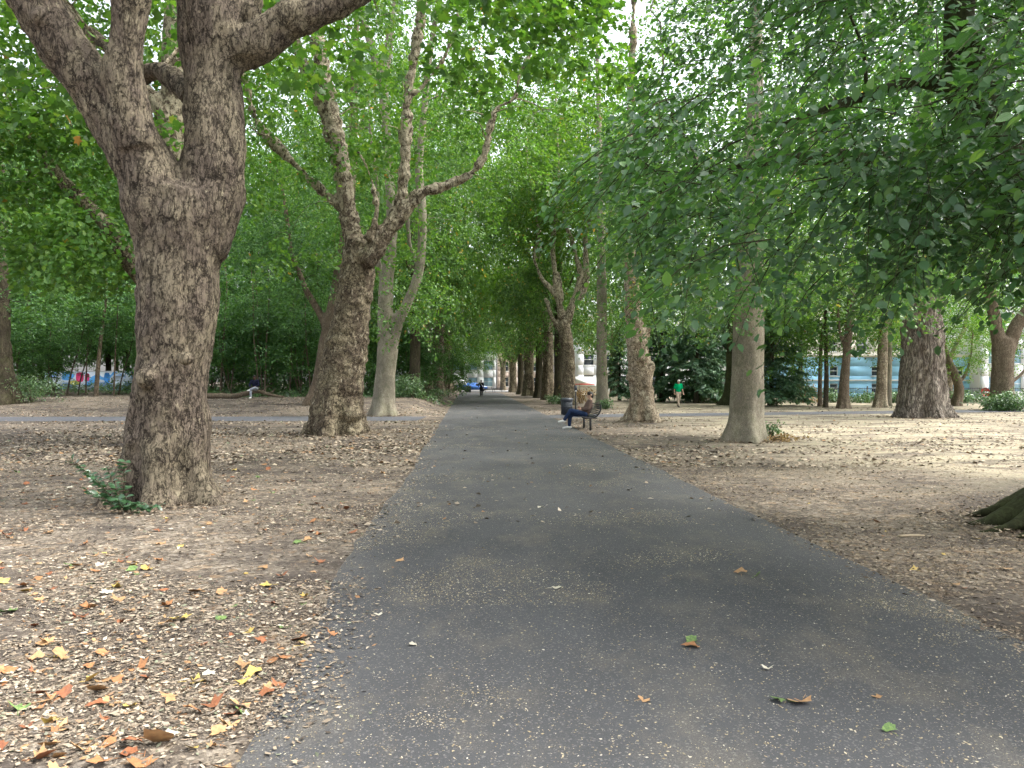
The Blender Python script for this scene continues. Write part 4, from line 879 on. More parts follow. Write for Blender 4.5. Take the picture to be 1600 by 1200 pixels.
x, y = XY(645, 46); shrub('bush', 'round dark green bush left of the walk beyond the crossing path', x, y, 1.0, 1.25, 3000, .09, M['leaf_ivy'], 62)
x, y = XY(1206, 20.6); shrub('bush', 'small pale leafy shrub at the foot of the smooth grey trunk', x, y, .26, .5, 700, .05, M['leaf_ivy'], 63, OVAL)
x, y = XY(1196, 20.2); shrub('dead_twigs', 'heap of dead brown leaves and twigs round the smooth grey trunk', x, y, .75, .12, 900, .07, M['leaf_dead'], 64, QUAD, 16)
x, y = XY(1552, 41.5); shrub('bush', 'dark ivy bush round the stout forked trunk, left clump', x, y, 1.1, 1.0, 2600, .1, M['leaf_ivy'], 65, OVAL)
x, y = XY(1592, 41); shrub('bush', 'pale ivy bush at the right edge under the stout forked trunk', x, y, 1.3, 1.0, 2600, .1, M['leaf_ivy'], 66, OVAL)
x, y = XY(946, 44.8); shrub('bush', 'ivy tuft at the foot of the straight grey trunk', x, y, .45, .6, 800, .08, M['leaf_ivy'], 67, OVAL)
x, y = XY(873, 54); shrub('bush', 'low dark shrub left of the litter bin between the trunks', x, y, .8, .6, 1400, .1, M['leaf_ivy'], 68)
x, y = XY(906, 56); shrub('bush', 'dry straggly shrub right of the plane above the bin', x, y, 1.0, 1.2, 1400, .1, M['leaf_dead'], 69)
x, y = XY(1213, 50); shrub('bush', 'bright green shrub under the bare conifer pole', x, y, .7, .9, 1000, .1, M['leaf_ivy'], 70)
for k, (px, dd, r, h, lab) in enumerate([(1262, 57, 1.0, 1.3, 'brownish shrub by the railings left of the slim trunk'), (1302, 58, .9, 1.0, 'green shrub by the railings at the slim trunk'), (1345, 58, 1.2, .8, 'low shrub by the railings right of the slim trunk'),
        (1400, 57, 1.0, .9, 'low shrub by the railings behind the pale trunks'), (1120, 56, 1.3, 1.0, 'low shrub behind the mossy trunk'), (1098, 58, 1.2, .9, 'low pale shrub under the conifers'), (1510, 57, 1.2, .9, 'low shrub by the railings behind the crooked tree')]):
    x, y = XY(px, dd); shrub('shrub', lab, x, y, r, h, 1300, .13, M['leaf_ivy'] if k else M['leaf_dead'], 80 + k)
# nettles and brambles under the thicket
R_ = rng_(90); n = 3800; px = R_.uniform(-60, 735, n); dd = 46.5 + R_.random(n) ** 1.5 * 24; x = (px - CX) / FPX * dd
m = (x < path_c(dd) - 3.4) & ((dd > 50.5) | (px > 330)) & ((px < 20) | (px > 210) | (dd > 52)); x, dd = x[m], dd[m]; n = len(x)
c = np.stack([x, dd, ground_z(x, dd) + .1 + .5 * R_.random(n) * sstep(46, 52, dd)], 1)
lv = sprays(R_, c, (-20, 60), .25, 1, 14, .5, .3, .12, .55, .3, .4, zmin=-1)
tag(link('undergrowth', leaf_mesh('undergrowth', lv[0], lv[1], lv[2], lv[3], QUAD, M['leaf_ivy'])), 'low green nettles and brambles under the thicket', 'undergrowth', kind='stuff')
# leafy shoots from the foot of the big plane: every leaf on its own
R_ = rng_(91); sx_, sy_ = W(190, 800, 9.05)[:2]; sz_ = gz(sx_, sy_)
root = thing('leafy_shoots', 'dark green leafy shoots sprouting at the foot of the nearest plane tree', 'plant', (sx_, sy_, sz_))
olf = beech_leaf_mesh(11); olf.materials[0] = M['leaf_sprout']; olf2 = beech_leaf_mesh(12); olf2.materials[0] = M['leaf_sprout']
for (dx, dz, lean) in [(-.52, .62, -.1), (-.32, .52, -.2), (-.12, .55, -.1), (.05, .38, -.25), (-.2, .3, -.35), (.12, .2, -.3), (.3, .14, -.15), (.5, .1, -.1), (.02, .6, .05)]:
    P = np.array([(dx * .15 + .05, .05, -.03), (dx * .5, lean * .5, dz * .6), (dx, lean, dz)]); q, rd = resample(P, [.008, .006, .003], .05)
    MB().tube(q, rd, 5).build('stem', M['bark_brown'], root, True)
    for i in range(2, len(q), 1):
        for sg in (-1, 1):
            t_ = q[min(i + 1, len(q) - 1)] - q[i - 1]; o = link('leaf', olf if sg > 0 else olf2, root)
            dv = np.array([sg * (.8 + .3 * R_.normal()), -.35 + .4 * R_.normal(), .1 + .3 * R_.normal()]) + t_ * 3
            o.matrix_local = frame(q[i], dv, np.array([0, -.35, 1]) + R_.normal(size=3) * .3, .072 + .035 * R_.random())

# ------------------------------------------------------------------ furniture by the walk
M['iron'] = plain('black_paint', (0.018, 0.019, 0.021), 0.45, 0.4, 0.3)
M['bin'] = plain('bin_blue_black', (0.03, 0.036, 0.045), 0.4, 0.45, 0.25)
M['white_paint'] = plain('white_paint', (0.75, 0.75, 0.73), 0.5, 0.3, 0.06)
M['red_paint'] = plain('red_paint', (0.5, 0.03, 0.03), 0.5, 0.3, 0.1)
M['glass'] = plain('window_glass', (0.04, 0.055, 0.065), 0.12, 0.6, 0.3, 1.0)
M['tyre'] = plain('tyre_rubber', (0.02, 0.02, 0.02), 0.8)
M['silver'] = plain('silver_metal', (0.45, 0.46, 0.48), 0.35, 0.5, 0.1, 6, 0.6)

def bench(name, label, x, y, rz=0.0, length=1.9, group=None):
    "side profile in local x (seat front at -x), long axis y"
    root = thing(name, label, 'bench', (x, y, gz(x, y)), group, rz)
    prof = np.array([(-.30, 0, .44), (-.20, 0, .415), (-.05, 0, .405), (.10, 0, .43), (.21, 0, .50), (.27, 0, .60), (.30, 0, .71), (.30, 0, .82)])
    for s_ in (-1, 1):
        yy = s_ * (length / 2 - .05); q, r = resample(prof + [0, yy, 0], np.full(8, .026), .05); MB().tube(q, r, 8).build('side_frame', M['iron'], root, True)
        y2 = s_ * (length / 2 - .25)
        MB().tube(np.array([(.0, y2, .41), (.0, y2, .2), (.0, y2, -.02)]), [.034, .034, .034], 8).box(-.22, .22, y2 - .03, y2 + .03, .375, .405).build('leg', M['iron'], root, True)
    q, r = resample(prof, np.full(8, .02), .02); L_ = np.linspace(0, len(q) - 1, 15).astype(int); sl = {}
    for i in L_:
        t_ = q[min(i + 1, len(q) - 1)] - q[max(i - 1, 0)]; a = math.atan2(t_[2], t_[0])
        if 'm' not in sl: sl['m'] = MB().box(-.016, .016, -length / 2 + .05, length / 2 - .05, -.006, .012).mesh('slat', M['iron'])
        o = link('slat', sl['m'], root); o.location = q[i]; o.rotation_euler = (0, -a, 0)
    return root
bxx, byy = 2.47, 25.3
bench('park_bench', 'black curved slatted bench beside the walk with a man slouched on it', bxx, byy, math.radians(3))

def litter_bin(name, label, x, y, R=.27, H=.8, group=None):
    root = thing(name, label, 'bin', (x, y, gz(x, y)), group); a = np.linspace(0, 2 * math.pi, 33)[:-1]
    mb = MB(); mb.tube(np.array([(0, 0, .03), (0, 0, .3), (0, 0, H - .1)]), [R * .82, R * .86, R * .9], 24); mb.build('liner', M['bin'], root, True)
    sm = MB().box(-.018, .018, -.008, .008, .05, H - .12).mesh('slat', M['bin'])
    for t_ in a[::1]:
        o = link('slat', sm, root); o.location = (R * .95 * math.cos(t_), R * .95 * math.sin(t_), 0); o.rotation_euler = (0, 0, t_ + math.pi / 2)
    for z in (.07, H * .5, H - .14):
        q = np.stack([R * np.cos(a), R * np.sin(a), 0 * a + z], 1); MB().tube(np.vstack([q, q[:1]]), np.full(33, .016), 6, cap=False).build('hoop', M['bin'], root, True)
    prof = [(R * 1.02, H - .13), (R * 1.1, H - .11), (R * 1.1, H - .06), (R * 1.02, H), (R * .8, H + .015), (R * .74, H - .01), (R * .74, H - .09)]
    V = np.array([(r * math.cos(t_), r * math.sin(t_), z) for r, z in prof for t_ in a]); k = len(a); j = np.arange(k)
    F = np.concatenate([np.stack([i * k + j, i * k + (j + 1) % k, (i + 1) * k + (j + 1) % k, (i + 1) * k + j], 1) for i in range(len(prof) - 1)])
    link('rim', mesh_np('rim', V, [F], M['bin'], True), root); return root
x, y = XY(885.5, 35.8); litter_bin('litter_bin', 'dark slatted round litter bin at the corner of the crossing path', x, y)
x, y = XY(899.5, 37.5); root = thing('sign_post', 'short dark post with a small box head beside the litter bin', 'post', (x, y, gz(x, y)))
MB().tube(np.array([(0, 0, -.1), (0, 0, .6), (0, 0, 1.28)]), [.036, .034, .034], 10).build('post', M['iron'], root, True)
MB().box(-.07, .07, -.05, .05, 1.12, 1.36).box(-.075, .075, -.055, .055, 1.36, 1.375).build('box_head', M['bin'], root)
MB().box(-.045, .045, -.055, -.05, 1.1, 1.14).build('label_plate', M['white_paint'], root)

# log that someone sits on
lx, ly = XY(335, 44.6); pts_ = []
for (px, hz, r) in [(318, .16, .17), (345, .14, .17), (365, .14, .165), (380, .24, .15), (393, .36, .14), (404, .40, .12), (414, .30, .10), (428, .16, .085), (443, .10, .07)]:
    x = XY(px, 44.6)[0]; pts_.append((x, 44.6, gz(x, 44.6) + hz, r))
root = thing('fallen_log', 'long fallen log lying in front of the thicket, a person sitting on it', 'log', (pts_[4][0], 44.6, gz(pts_[4][0], 44.6)))
lo_ = np.array(root.location); q, r = resample(np.array(pts_)[:, :3] - lo_, np.array(pts_)[:, 3], .12); V, F = tube(q, r, 14); V = V + .02 * np.stack([vnoise(V * 4, 1), vnoise(V * 4, 2), vnoise(V * 4, 3)], 1)
link('trunk', mesh_np('log', V, F, M['bark_brown'], True), root)
for (a, b, r0) in [((.55, 0, .33), (1.0, -.1, .75), .05), ((.9, 0, .2), (1.35, .1, .55), .035), ((1.1, 0, .2), (1.5, -.25, .62), .025)]:
    q, r = resample([a, ((a[0] + b[0]) / 2 + .05, (a[1] + b[1]) / 2, (a[2] + b[2]) / 2 + .02), b], [r0, r0 * .7, r0 * .3], .1); MB().tube(q, r, 7).build('branch_stub', M['bark_brown'], root, True)
for (px, py, L_, a, r0, lab) in [(1425, 836, .14, .05, .011, 'pale stick lying on the brown litter near the beech roots'), (690, 968, .3, 2.2, .008, None)]:
    if not lab: continue
    dd = 1863 / (py - 597); x, y = XY(px, dd); root = thing('stick', lab, 'stick', (x, y, gz(x, y)))
    q, r = resample([(-L_, 0, .012), (0, .01, .016), (L_, .03, .012)], [r0, r0 * 1.1, r0 * .7], .06); MB().tube(q, r, 7).build('wood', plain('pale_stick', (.45, .36, .24), .8), root, True)

# ------------------------------------------------------------------ people
def ico(sub=2):
    bm = bmesh.new(); bmesh.ops.create_icosphere(bm, subdivisions=sub, radius=1); v = np.array([x.co[:] for x in bm.verts]); bm.free(); return v
ICO = ico(2)
def capsule(mb, a, b, ra, rb, sq=None):
    "convex hull of two balls"
    sq = np.array(sq if sq is not None else (1, 1, 1.0))
    pts = np.vstack([np.asarray(a) + ICO * ra * sq, np.asarray(b) + ICO * rb * sq]); bm = bmesh.new()
    for p in pts: bm.verts.new(p)
    r = bmesh.ops.convex_hull(bm, input=bm.verts); bm.verts.ensure_lookup_table()
    dead = [v for v in bm.verts if not v.link_faces]
    for v in dead: bm.verts.remove(v)
    bmesh.ops.triangulate(bm, faces=bm.faces); bm.verts.index_update()
    mb.add(np.array([v.co[:] for v in bm.verts]), [np.array([[v.index for v in f.verts] for f in bm.faces])]); bm.free()
def solid(parts, voxel, name, mat, root, it=3):
    mb = MB()
    for p in parts: capsule(mb, *p)
    V, F = remesh(mb, voxel, it); return link(name, mesh_np(name, V, [F], mat, True), root)
def A(*v): return np.array(v, float)
def person(label, loc, rz, J, cols, sleeve='long', hat=None, dark_shoe=False, shorts=False):
    """J: joints in local space (x right, y forward, z up). One continuous body; clothes and hair are children."""
    root = thing('person', label, 'person', loc, None, rz)
    skin, top, trs, sh, hair = cols
    H, Nk, Ch, Pv = J['head'], J['neck'], J['chest'], J['pelvis']; f = norm(A(*J.get('look', (0, 1, 0)))); up = norm(H - Nk); rt = norm(np.cross(f, up)); 
    B = [(Pv, Ch, .115, .135, (1.1, .8, 1)), (Ch, Nk, .12, .055, (1.15, .85, 1)), (Nk, H - up * .02, .054, .054), (H - up * .055 + f * .02, H + up * .03 - f * .008, .066, .094, (.9, 1, 1)),
         (H - up * .085 + f * .05, H - up * .06, .03, .05), (H + f * .095 - up * .005, H + f * .112 - up * .028, .011, .016)]
    T, Q, S = [(Pv + (Ch - Pv) * .05, Ch, .14, .155, (1.12, .85, 1)), (Ch, Ch + (Nk - Ch) * .7, .145, .085, (1.2, .85, 1))], [(Pv - (Ch - Pv) * .15, Pv + (Ch - Pv) * .22, .135, .135, (1.1, .85, 1))], []
    for s_, k in ((-1, 'l'), (1, 'r')):
        B.append((H + rt * s_ * .088 - up * .015, H + rt * s_ * .096 + up * .02 - f * .01, .016, .018))
        h, kn, an, to = J['hip_' + k], J['knee_' + k], J['ankle_' + k], J['toe_' + k]; sh_, el, wr, ha = J['sho_' + k], J['elb_' + k], J['wri_' + k], J['hand_' + k]
        B += [(Pv, h, .11, .09), (h, kn, .085, .058), (kn, (kn + an) / 2 + A(0, -.01, 0), .056, .054), ((kn + an) / 2 + A(0, -.01, 0), an, .054, .036), (an - A(0, 0, .03), to, .036, .03), (Ch + (Nk - Ch) * .55, sh_, .07, .062), (sh_, el, .052, .04), (el, wr, .041, .027)]
        hd = norm(ha - wr); sdv = norm(np.cross(hd, A(0, 0, 1) if abs(hd[2]) < .9 else A(0, 1, 0))); bend = norm(np.cross(sdv, hd)) * (-1 if J.get('flip_' + k) else 1)
        B.append((wr, ha, .027, .033, (1, .9, .9)))
        for i in range(4):
            o_ = sdv * (i - 1.5) * .021; L1 = (.042, .048, .045, .036)[i]; p0 = ha + o_ * .9 + hd * .015; p1 = p0 + hd * L1 + bend * .008; p2 = p1 + hd * L1 * .7 + bend * .028
            B += [(p0, p1, .011, .010), (p1, p2, .010, .0085)]
        p0 = wr + hd * .035 + sdv * .03; p1 = p0 + sdv * .028 + hd * .03 + bend * .015; B += [(p0, p1, .013, .011), (p1, p1 + hd * .03 + bend * .012, .011, .009)]
        T += [(Ch + (Nk - Ch) * .5, sh_, .09, .078)]
        if sleeve == 'long': T += [(sh_, el, .074, .06), (el, el + (wr - el) * .93, .06, .045)]
        else: T += [(sh_, sh_ + (el - sh_) * .8, .078, .075)]
        Q += [(Pv, h, .125, .108), (h, kn, .104, .078), (kn, an + (kn - an) * .1, .078, .062)]
        S += [(an - A(0, 0, .02), to - A(0, 0, .004), .047, .04), (an - A(0, 0, .045), an + (an - to) * .25 - A(0, 0, .045), .042, .036)]
    solid(B, .0155, 'body', skin, root, 1); solid(T, .02, 'jacket' if sleeve == 'long' else 'shirt', top, root, 3); solid(Q, .02, 'trousers', trs, root, 3)
    for i in (0, 2): solid([S[i], S[i + 1]], .011, 'shoe', sh, root, 2)
    if hat: solid([(H + up * .045, H + up * .06, .104, .09, (.95, 1.05, .8)), (H + up * .05 + f * .07, H + up * .045 + f * .15, .05, .045, (1.1, 1, .25))], .011, 'cap', hat, root, 2)
    hs_ = [(H - f * .03 + up * .0, H + up * .045 - f * .012, .088, .096, (.96, 1.02, 1)), (H - f * .05 - up * .05, H - f * .04, .06, .085)]
    if not hat: hs_.append((H + up * .075 + f * .03, H + up * .06 - f * .02, .06, .075))
    solid(hs_, .012, 'hair', hair, root, 2)
    for s_ in (-1, 1):
        mb = MB(); capsule(mb, H + f * .083 + rt * s_ * .032 + up * .012, H + f * .085 + rt * s_ * .034 + up * .012, .011, .010); mb.build('eye', M['eye'], root, True)
    mb = MB(); capsule(mb, H + f * .085 - up * .055 - rt * .018, H + f * .085 - up * .055 + rt * .018, .008, .008); mb.build('mouth', M['lip'], root, True)
    return root
M['eye'] = plain('eye_dark', (.03, .02, .018), .3); M['lip'] = plain('lip', (.35, .14, .11), .5)
M['skin_l'] = plain('skin_light', (.5, .31, .22), .55, .35, .06); M['skin_d'] = plain('skin_dark', (.09, .05, .033), .5, .35, .1)
cloth = lambda n, c: plain(n, c, .9, .1, .18, 22)
def walk_joints(step=.28, arm=.22, elbow_out=None):
    J = dict(pelvis=A(0, 0, .93), chest=A(0, .02, 1.27), neck=A(0, .02, 1.47), head=A(0, .045, 1.61))
    for s_, k in ((-1, 'l'), (1, 'r')):
        J['hip_' + k] = A(s_ * .09, 0, .90); J['knee_' + k] = A(s_ * .095, s_ * step * .55 + .05, .5); J['ankle_' + k] = A(s_ * .09, s_ * step + (-.12 if s_ < 0 else 0), .1 if s_ > 0 else .14)
        J['toe_' + k] = J['ankle_' + k] + A(s_ * .02, .17, -.065 if s_ > 0 else -.1)
        J['sho_' + k] = A(s_ * .185, .0, 1.42); J['elb_' + k] = A(s_ * .24, -s_ * arm * .5 - .03, 1.14); J['wri_' + k] = A(s_ * .25, -s_ * arm + .08, .92); J['hand_' + k] = A(s_ * .25, -s_ * arm + .11, .85)
    if elbow_out: J['elb_' + elbow_out] = A((-1 if elbow_out == 'l' else 1) * .38, -.1, 1.18); J['wri_' + elbow_out] = A((-1 if elbow_out == 'l' else 1) * .24, .04, 1.0); J['hand_' + elbow_out] = A((-1 if elbow_out == 'l' else 1) * .19, .08, .95)
    return J
blk = cloth('black_cloth', (.012, .012, .014)); grn = cloth('green_shirt', (.0, .34, .13)); bei = cloth('beige_trousers', (.42, .34, .26)); nav = cloth('navy_jeans', (.022, .038, .085)); brn = cloth('brown_jacket', (.12, .082, .068))
gry = cloth('pale_grey_trousers', (.3, .32, .36)); nvy = cloth('navy_top', (.014, .016, .035)); wsh = plain('white_shoe', (.7, .69, .66), .6); dsh = plain('dark_shoe', (.03, .03, .03), .6); hblk = plain('black_hair', (.012, .01, .009), .5, .4); hbr = plain('grey_hair', (.3, .28, .26), .6); wcap = cloth('white_cap', (.72, .7, .66))
x, y = XY(752, 81); w = person('figure in black clothes walking away down the middle of the walk, strap across the back', (x, y, .04), 0.1, walk_joints(.2, .12, 'l'), (M['skin_l'], blk, blk, dsh, hblk))
capm = MB(); st, rs = resample([(-.16, -.06, 1.43), (-.05, -.165, 1.32), (.08, -.17, 1.15), (.19, -.1, 1.0)], [.022] * 4, .05); capm.tube(st, rs, 6).build('strap', cloth('pale_strap', (.5, .48, .45)), w, True)
x, y = XY(1060, 48.3); person('man in a bright green T-shirt, beige trousers and white cap walking across the lawn', (x, y, gz(x, y) - .005), math.pi + .15, walk_joints(.24, .1), (M['skin_l'], grn, bei, dsh, hbr), 'short', wcap)
J = dict(pelvis=A(0, .06, .52), chest=A(0, -.07, .80), neck=A(0, -.13, .985), head=A(0, -.11, 1.115), look=(-.25, 1, -.12),
  hip_l=A(-.09, .08, .50), knee_l=A(-.05, .52, .62), ankle_l=A(.04, .74, .30), toe_l=A(.05, .90, .25), hip_r=A(.09, .08, .50), knee_r=A(.09, .53, .50), ankle_r=A(.09, .56, .1), toe_r=A(.10, .75, .045),
  sho_l=A(-.18, -.10, .92), elb_l=A(-.25, -.02, .68), wri_l=A(-.09, .17, .66), hand_l=A(-.03, .22, .66), sho_r=A(.18, -.10, .92), elb_r=A(.25, -.02, .68), wri_r=A(.09, .18, .7), hand_r=A(.03, .22, .71))
person('man in a brown jacket and navy jeans slouched on the bench, legs crossed, white shoes', (2.44, 25.15, 0.0), math.pi / 2 + .03, J, (M['skin_l'], brn, nav, wsh, hblk))
x = XY(398, 44.3)[0]; zz = gz(x, 44.3)
J = dict(pelvis=A(0, -.12, .60), chest=A(0, -.04, .90), neck=A(0, .0, 1.09), head=A(0, .03, 1.23), look=(.1, 1, -.1),
  hip_l=A(-.09, -.1, .58), knee_l=A(-.14, .33, .62), ankle_l=A(.12, .36, .52), toe_l=A(.26, .42, .47), hip_r=A(.09, -.1, .58), knee_r=A(.11, .34, .53), ankle_r=A(.10, .36, .1), toe_r=A(.12, .54, .045),
  sho_l=A(-.185, -.03, 1.03), elb_l=A(-.27, .06, .78), wri_l=A(-.12, .27, .70), hand_l=A(-.07, .32, .69), sho_r=A(.185, -.03, 1.03), elb_r=A(.27, .06, .78), wri_r=A(.15, .28, .66), hand_r=A(.11, .34, .65))
person('person in a navy top and pale grey trousers sitting on the fallen log', (x, 44.3, zz), math.pi, J, (M['skin_d'], nvy, gry, wsh, hblk))

# ------------------------------------------------------------------ street, buildings and railings beyond the park
M['road'] = asphalt_mat('road', (0.10, 0.10, 0.105), (0.13, 0.13, 0.135))
tag(MB().box(-70, 60, 121, 131, -.3, .016).build('road', M['road']), kind='structure'); tag(MB().box(-70, 60, 131, 136, -.3, .13).build('pavement', plain('paving', (.42, .41, .39), .8)), kind='structure')
M['blue_wall'] = plain('blue_render', (0.32, 0.6, 0.82), .8, .2, .05, 1.0); M['cream_wall'] = plain('cream_render', (.66, .6, .5), .85, .2, .06, 1.0); M['white_wall'] = plain('white_render', (.78, .79, .8), .8, .2, .04, 1.0)
M['brick'] = plain('pale_brick', (.62, .5, .43), .9, .15, .2, 3.0); M['teal'] = plain('teal_panel', (.3, .46, .55), .4, .4, .08)
def building(name, label, x0, x1, y, z0, z1, wall, rows, cols, ww, wh, depth=10, pane=None, roofm=None, fr=None, rz=0, sill=True):
    "front wall faces -y with real window openings set back in it"
    root = thing(name, label, 'building', ((x0 + x1) / 2, y, z0), None, rz); Wd = x1 - x0; H = z1 - z0
    cx = [(-Wd / 2 + (i + .5) * Wd / cols) for i in range(cols)]; xs = sorted([-Wd / 2, Wd / 2] + [c - ww / 2 for c in cx] + [c + ww / 2 for c in cx]); zs = sorted([0, H] + [r for r in rows] + [r + wh for r in rows]); mb = MB()
    for i in range(len(xs) - 1):
        for j in range(len(zs) - 1):
            if i % 2 == 1 and j % 2 == 1: continue
            mb.box(xs[i], xs[i + 1], 0, .3, zs[j], zs[j + 1])
    mb.box(-Wd / 2, Wd / 2, .3, depth, 0, H); mb.build('wall', wall, root)
    MB().box(-Wd / 2 - .3, Wd / 2 + .3, -.3, depth + .3, H, H + .25).build('roof', roofm or M['cream_wall'], root)
    pm = MB().box(-ww / 2, ww / 2, .2, .22, 0, wh).mesh('pane', pane or M['glass']); fmh = .07
    f_ = MB().box(-ww / 2 + .002, -ww / 2 + fmh, .12, .198, .002, wh - .002).box(ww / 2 - fmh, ww / 2 - .002, .12, .198, .002, wh - .002).box(-ww / 2 + fmh, ww / 2 - fmh, .12, .198, .002, fmh).box(-ww / 2 + fmh, ww / 2 - fmh, .12, .198, wh - fmh, wh - .002).box(-ww / 2 + fmh, ww / 2 - fmh, .13, .198, wh * .5, wh * .5 + fmh)
    fm = f_.mesh('window', fr or M['white_paint']); sm = MB().box(-ww / 2 - .08, ww / 2 + .08, -.08, .1, -.09, -.003).mesh('sill', fr or M['white_paint'])
    for c in cx:
        for r in rows:
            wi = link('window', fm, root); wi.location = (c, 0, r); link('pane', pm, wi)
            if sill: link('sill', sm, wi)
    return root
X = lambda px, d: XY(px, d)[0]
b = building('blue_building', 'light blue rendered building with small dark windows behind the railings', X(1205, 76), X(1532, 76), 76, -.3, 4.0, M['blue_wall'], [.75, 2.45], 5, .85, .95, 10)
MB().box(-10.4, 10.4, -.12, -.005, 1.95, 2.1).build('string_course', M['white_paint'], b)
building('white_building', 'tall white building with pale blue windows at the right edge', X(1534, 74), X(1720, 74), 74, -.3, 15, M['white_wall'], [.9, 3.6, 6.3, 9, 11.7], 5, 1.0, 1.5, 10, M['teal'])
building('cream_block', 'pale cream block rising behind the blue building', X(1180, 92), X(1560, 92), 92, 0, 15, M['cream_wall'], [5.2, 8, 11], 8, 1.3, 1.5)
building('pale_block', 'white block glimpsed between trunks right of the walk', X(905, 110), X(1110, 110), 112, 0, 11, M['white_wall'], [1, 4, 7], 6, 1.5, 1.6)
building('street_building', 'pale shop building at the far end of the walk', X(655, 140), X(775, 140), 139, .13, 10, M['white_wall'], [.6, 3.6, 6.6], 5, 1.7, 1.7, 9, M['teal'])
building('brick_house', 'pale brick house at the far end of the walk', X(777, 140), X(850, 140), 140, .13, 9, M['brick'], [.6, 3.4, 6.2], 3, 1.2, 1.7, 9)
building('terrace', 'white terrace house far left of the walk end, beyond the trees', X(480, 150), X(650, 150), 150, .13, 10, M['white_wall'], [.8, 3.8, 6.8], 6, 1.4, 1.7, 9)
# painted wall glimpsed on the left
def mural():
    t = NT('mural_paint'); o = t.obj()
    v = t.vor(t.mapping(o, (.42, 1, .75), (.35, 0, .2)), 1.6, 'SMOOTH_F1', 'Color'); s_ = t.n('SeparateColor'); t.l(v, s_.inputs[0])
    c = t.ramp(s_.outputs[0], [(0, (.3, .45, .7)), (.3, (.7, .76, .85)), (.45, (.12, .4, .8)), (.58, (.75, .8, .85)), (.7, (.75, .06, .2)), (.82, (.8, .72, .15)), (.9, (.1, .35, .8))], 'CONSTANT')
    return t.done(t.pbr(c, .6, .3))
x0, x1 = X(70, 62), X(205, 62); zb = gz((x0 + x1) / 2, 62); root = thing('painted_wall', 'low wall painted bright blue, pink and yellow, glimpsed between trunks on the left', 'wall', ((x0 + x1) / 2, 62, zb)); hw = (x1 - x0) / 2
MB().box(-hw, hw, 0, .25, -.3, 1.42).build('panel', mural(), root)
for (px0, px1, z0_, z1_, nm_, c_) in [(119, 131, .6, 1.38, 'pink_patch', (.8, .06, .2)), (133, 140, .65, 1.3, 'pink_patch', (.75, .05, .22)), (110, 124, .35, .72, 'yellow_patch', (.85, .78, .2)), (163, 172, .5, 1.35, 'blue_patch', (.08, .35, .85)), (76, 98, .3, 1.0, 'white_patch', (.75, .8, .88)), (175, 195, .3, 1.1, 'white_patch', (.7, .78, .9))]:
    q0, q1 = X(px0, 62) - (x0 + x1) / 2, X(px1, 62) - (x0 + x1) / 2; aa = np.linspace(0, 2 * math.pi, 17)[:-1]; rx_, rz_ = (q1 - q0) / 2, (z1_ - z0_) / 2
    V = np.array([((q0 + q1) / 2 + rx_ * np.sign(math.cos(t_)) * abs(math.cos(t_)) ** .6, yy, (z0_ + z1_) / 2 + rz_ * np.sign(math.sin(t_)) * abs(math.sin(t_)) ** .6) for yy in (-.02, -.004) for t_ in aa]); j = np.arange(16)
    link(nm_, mesh_np(nm_, V, [np.array([j]), np.array([j[::-1] + 16]), np.stack([j, (j + 1) % 16, (j + 1) % 16 + 16, j + 16], 1)], plain(nm_, c_, .6)), root)
MB().box(-hw - .03, hw + .03, -.03, .28, 1.422, 1.48).build('coping', M['white_wall'], root)
# railings along the park edge
def railing(label, x0, x1, y, h=1.15):
    root = thing('railing', label, 'fence', ((x0 + x1) / 2, y, gz((x0 + x1) / 2, y))); w_ = (x1 - x0) / 2
    for z in (.15, h - .1): MB().box(-w_, w_, -.015, .015, z, z + .04).build('rail', M['iron'], root)
    mb = MB()
    for xx in np.arange(-w_, w_, .14): mb.box(xx - .009, xx + .009, -.0085, .0085, .02, h)
    mb.build('bars', M['iron'], root)['kind'] = 'stuff'
    pm = MB().box(-.035, .035, -.035, .035, -.1, h + .12).mesh('post', M['iron'])
    for xx in np.arange(-w_, w_ + .1, 2.5): link('post', pm, root).location = (xx, 0, 0)
railing('dark iron railings before the blue building', X(1205, 60), X(1640, 60), 60)
railing('dark iron railings far behind the man in the green shirt', X(905, 78), X(1190, 78), 78)
# no-entry sign
x, y = X(1539, 63), 63; root = thing('road_sign', 'round red no-entry sign on a post left of the stout forked trunk', 'sign', (x, y, 0))
MB().tube(np.array([(0, 0, -.1), (0, 0, 1.), (0, 0, .85)])[[0, 2, 1]] , [.03] * 3, 8).build('post', M['silver'], root, True)
a = np.linspace(0, 2 * math.pi, 29)[:-1]; V = np.array([(.38 * math.cos(t_), yy, .72 + .38 * math.sin(t_)) for yy in (-.05, -.03) for t_ in a]); j = np.arange(28)
link('disc', mesh_np('disc', V, [np.array([j]), np.array([j[::-1] + 28]), np.stack([j, (j + 1) % 28, (j + 1) % 28 + 28, j + 28], 1)], M['red_paint']), root); MB().box(-.28, .28, -.058, -.052, .655, .785).build('bar', M['white_paint'], root)
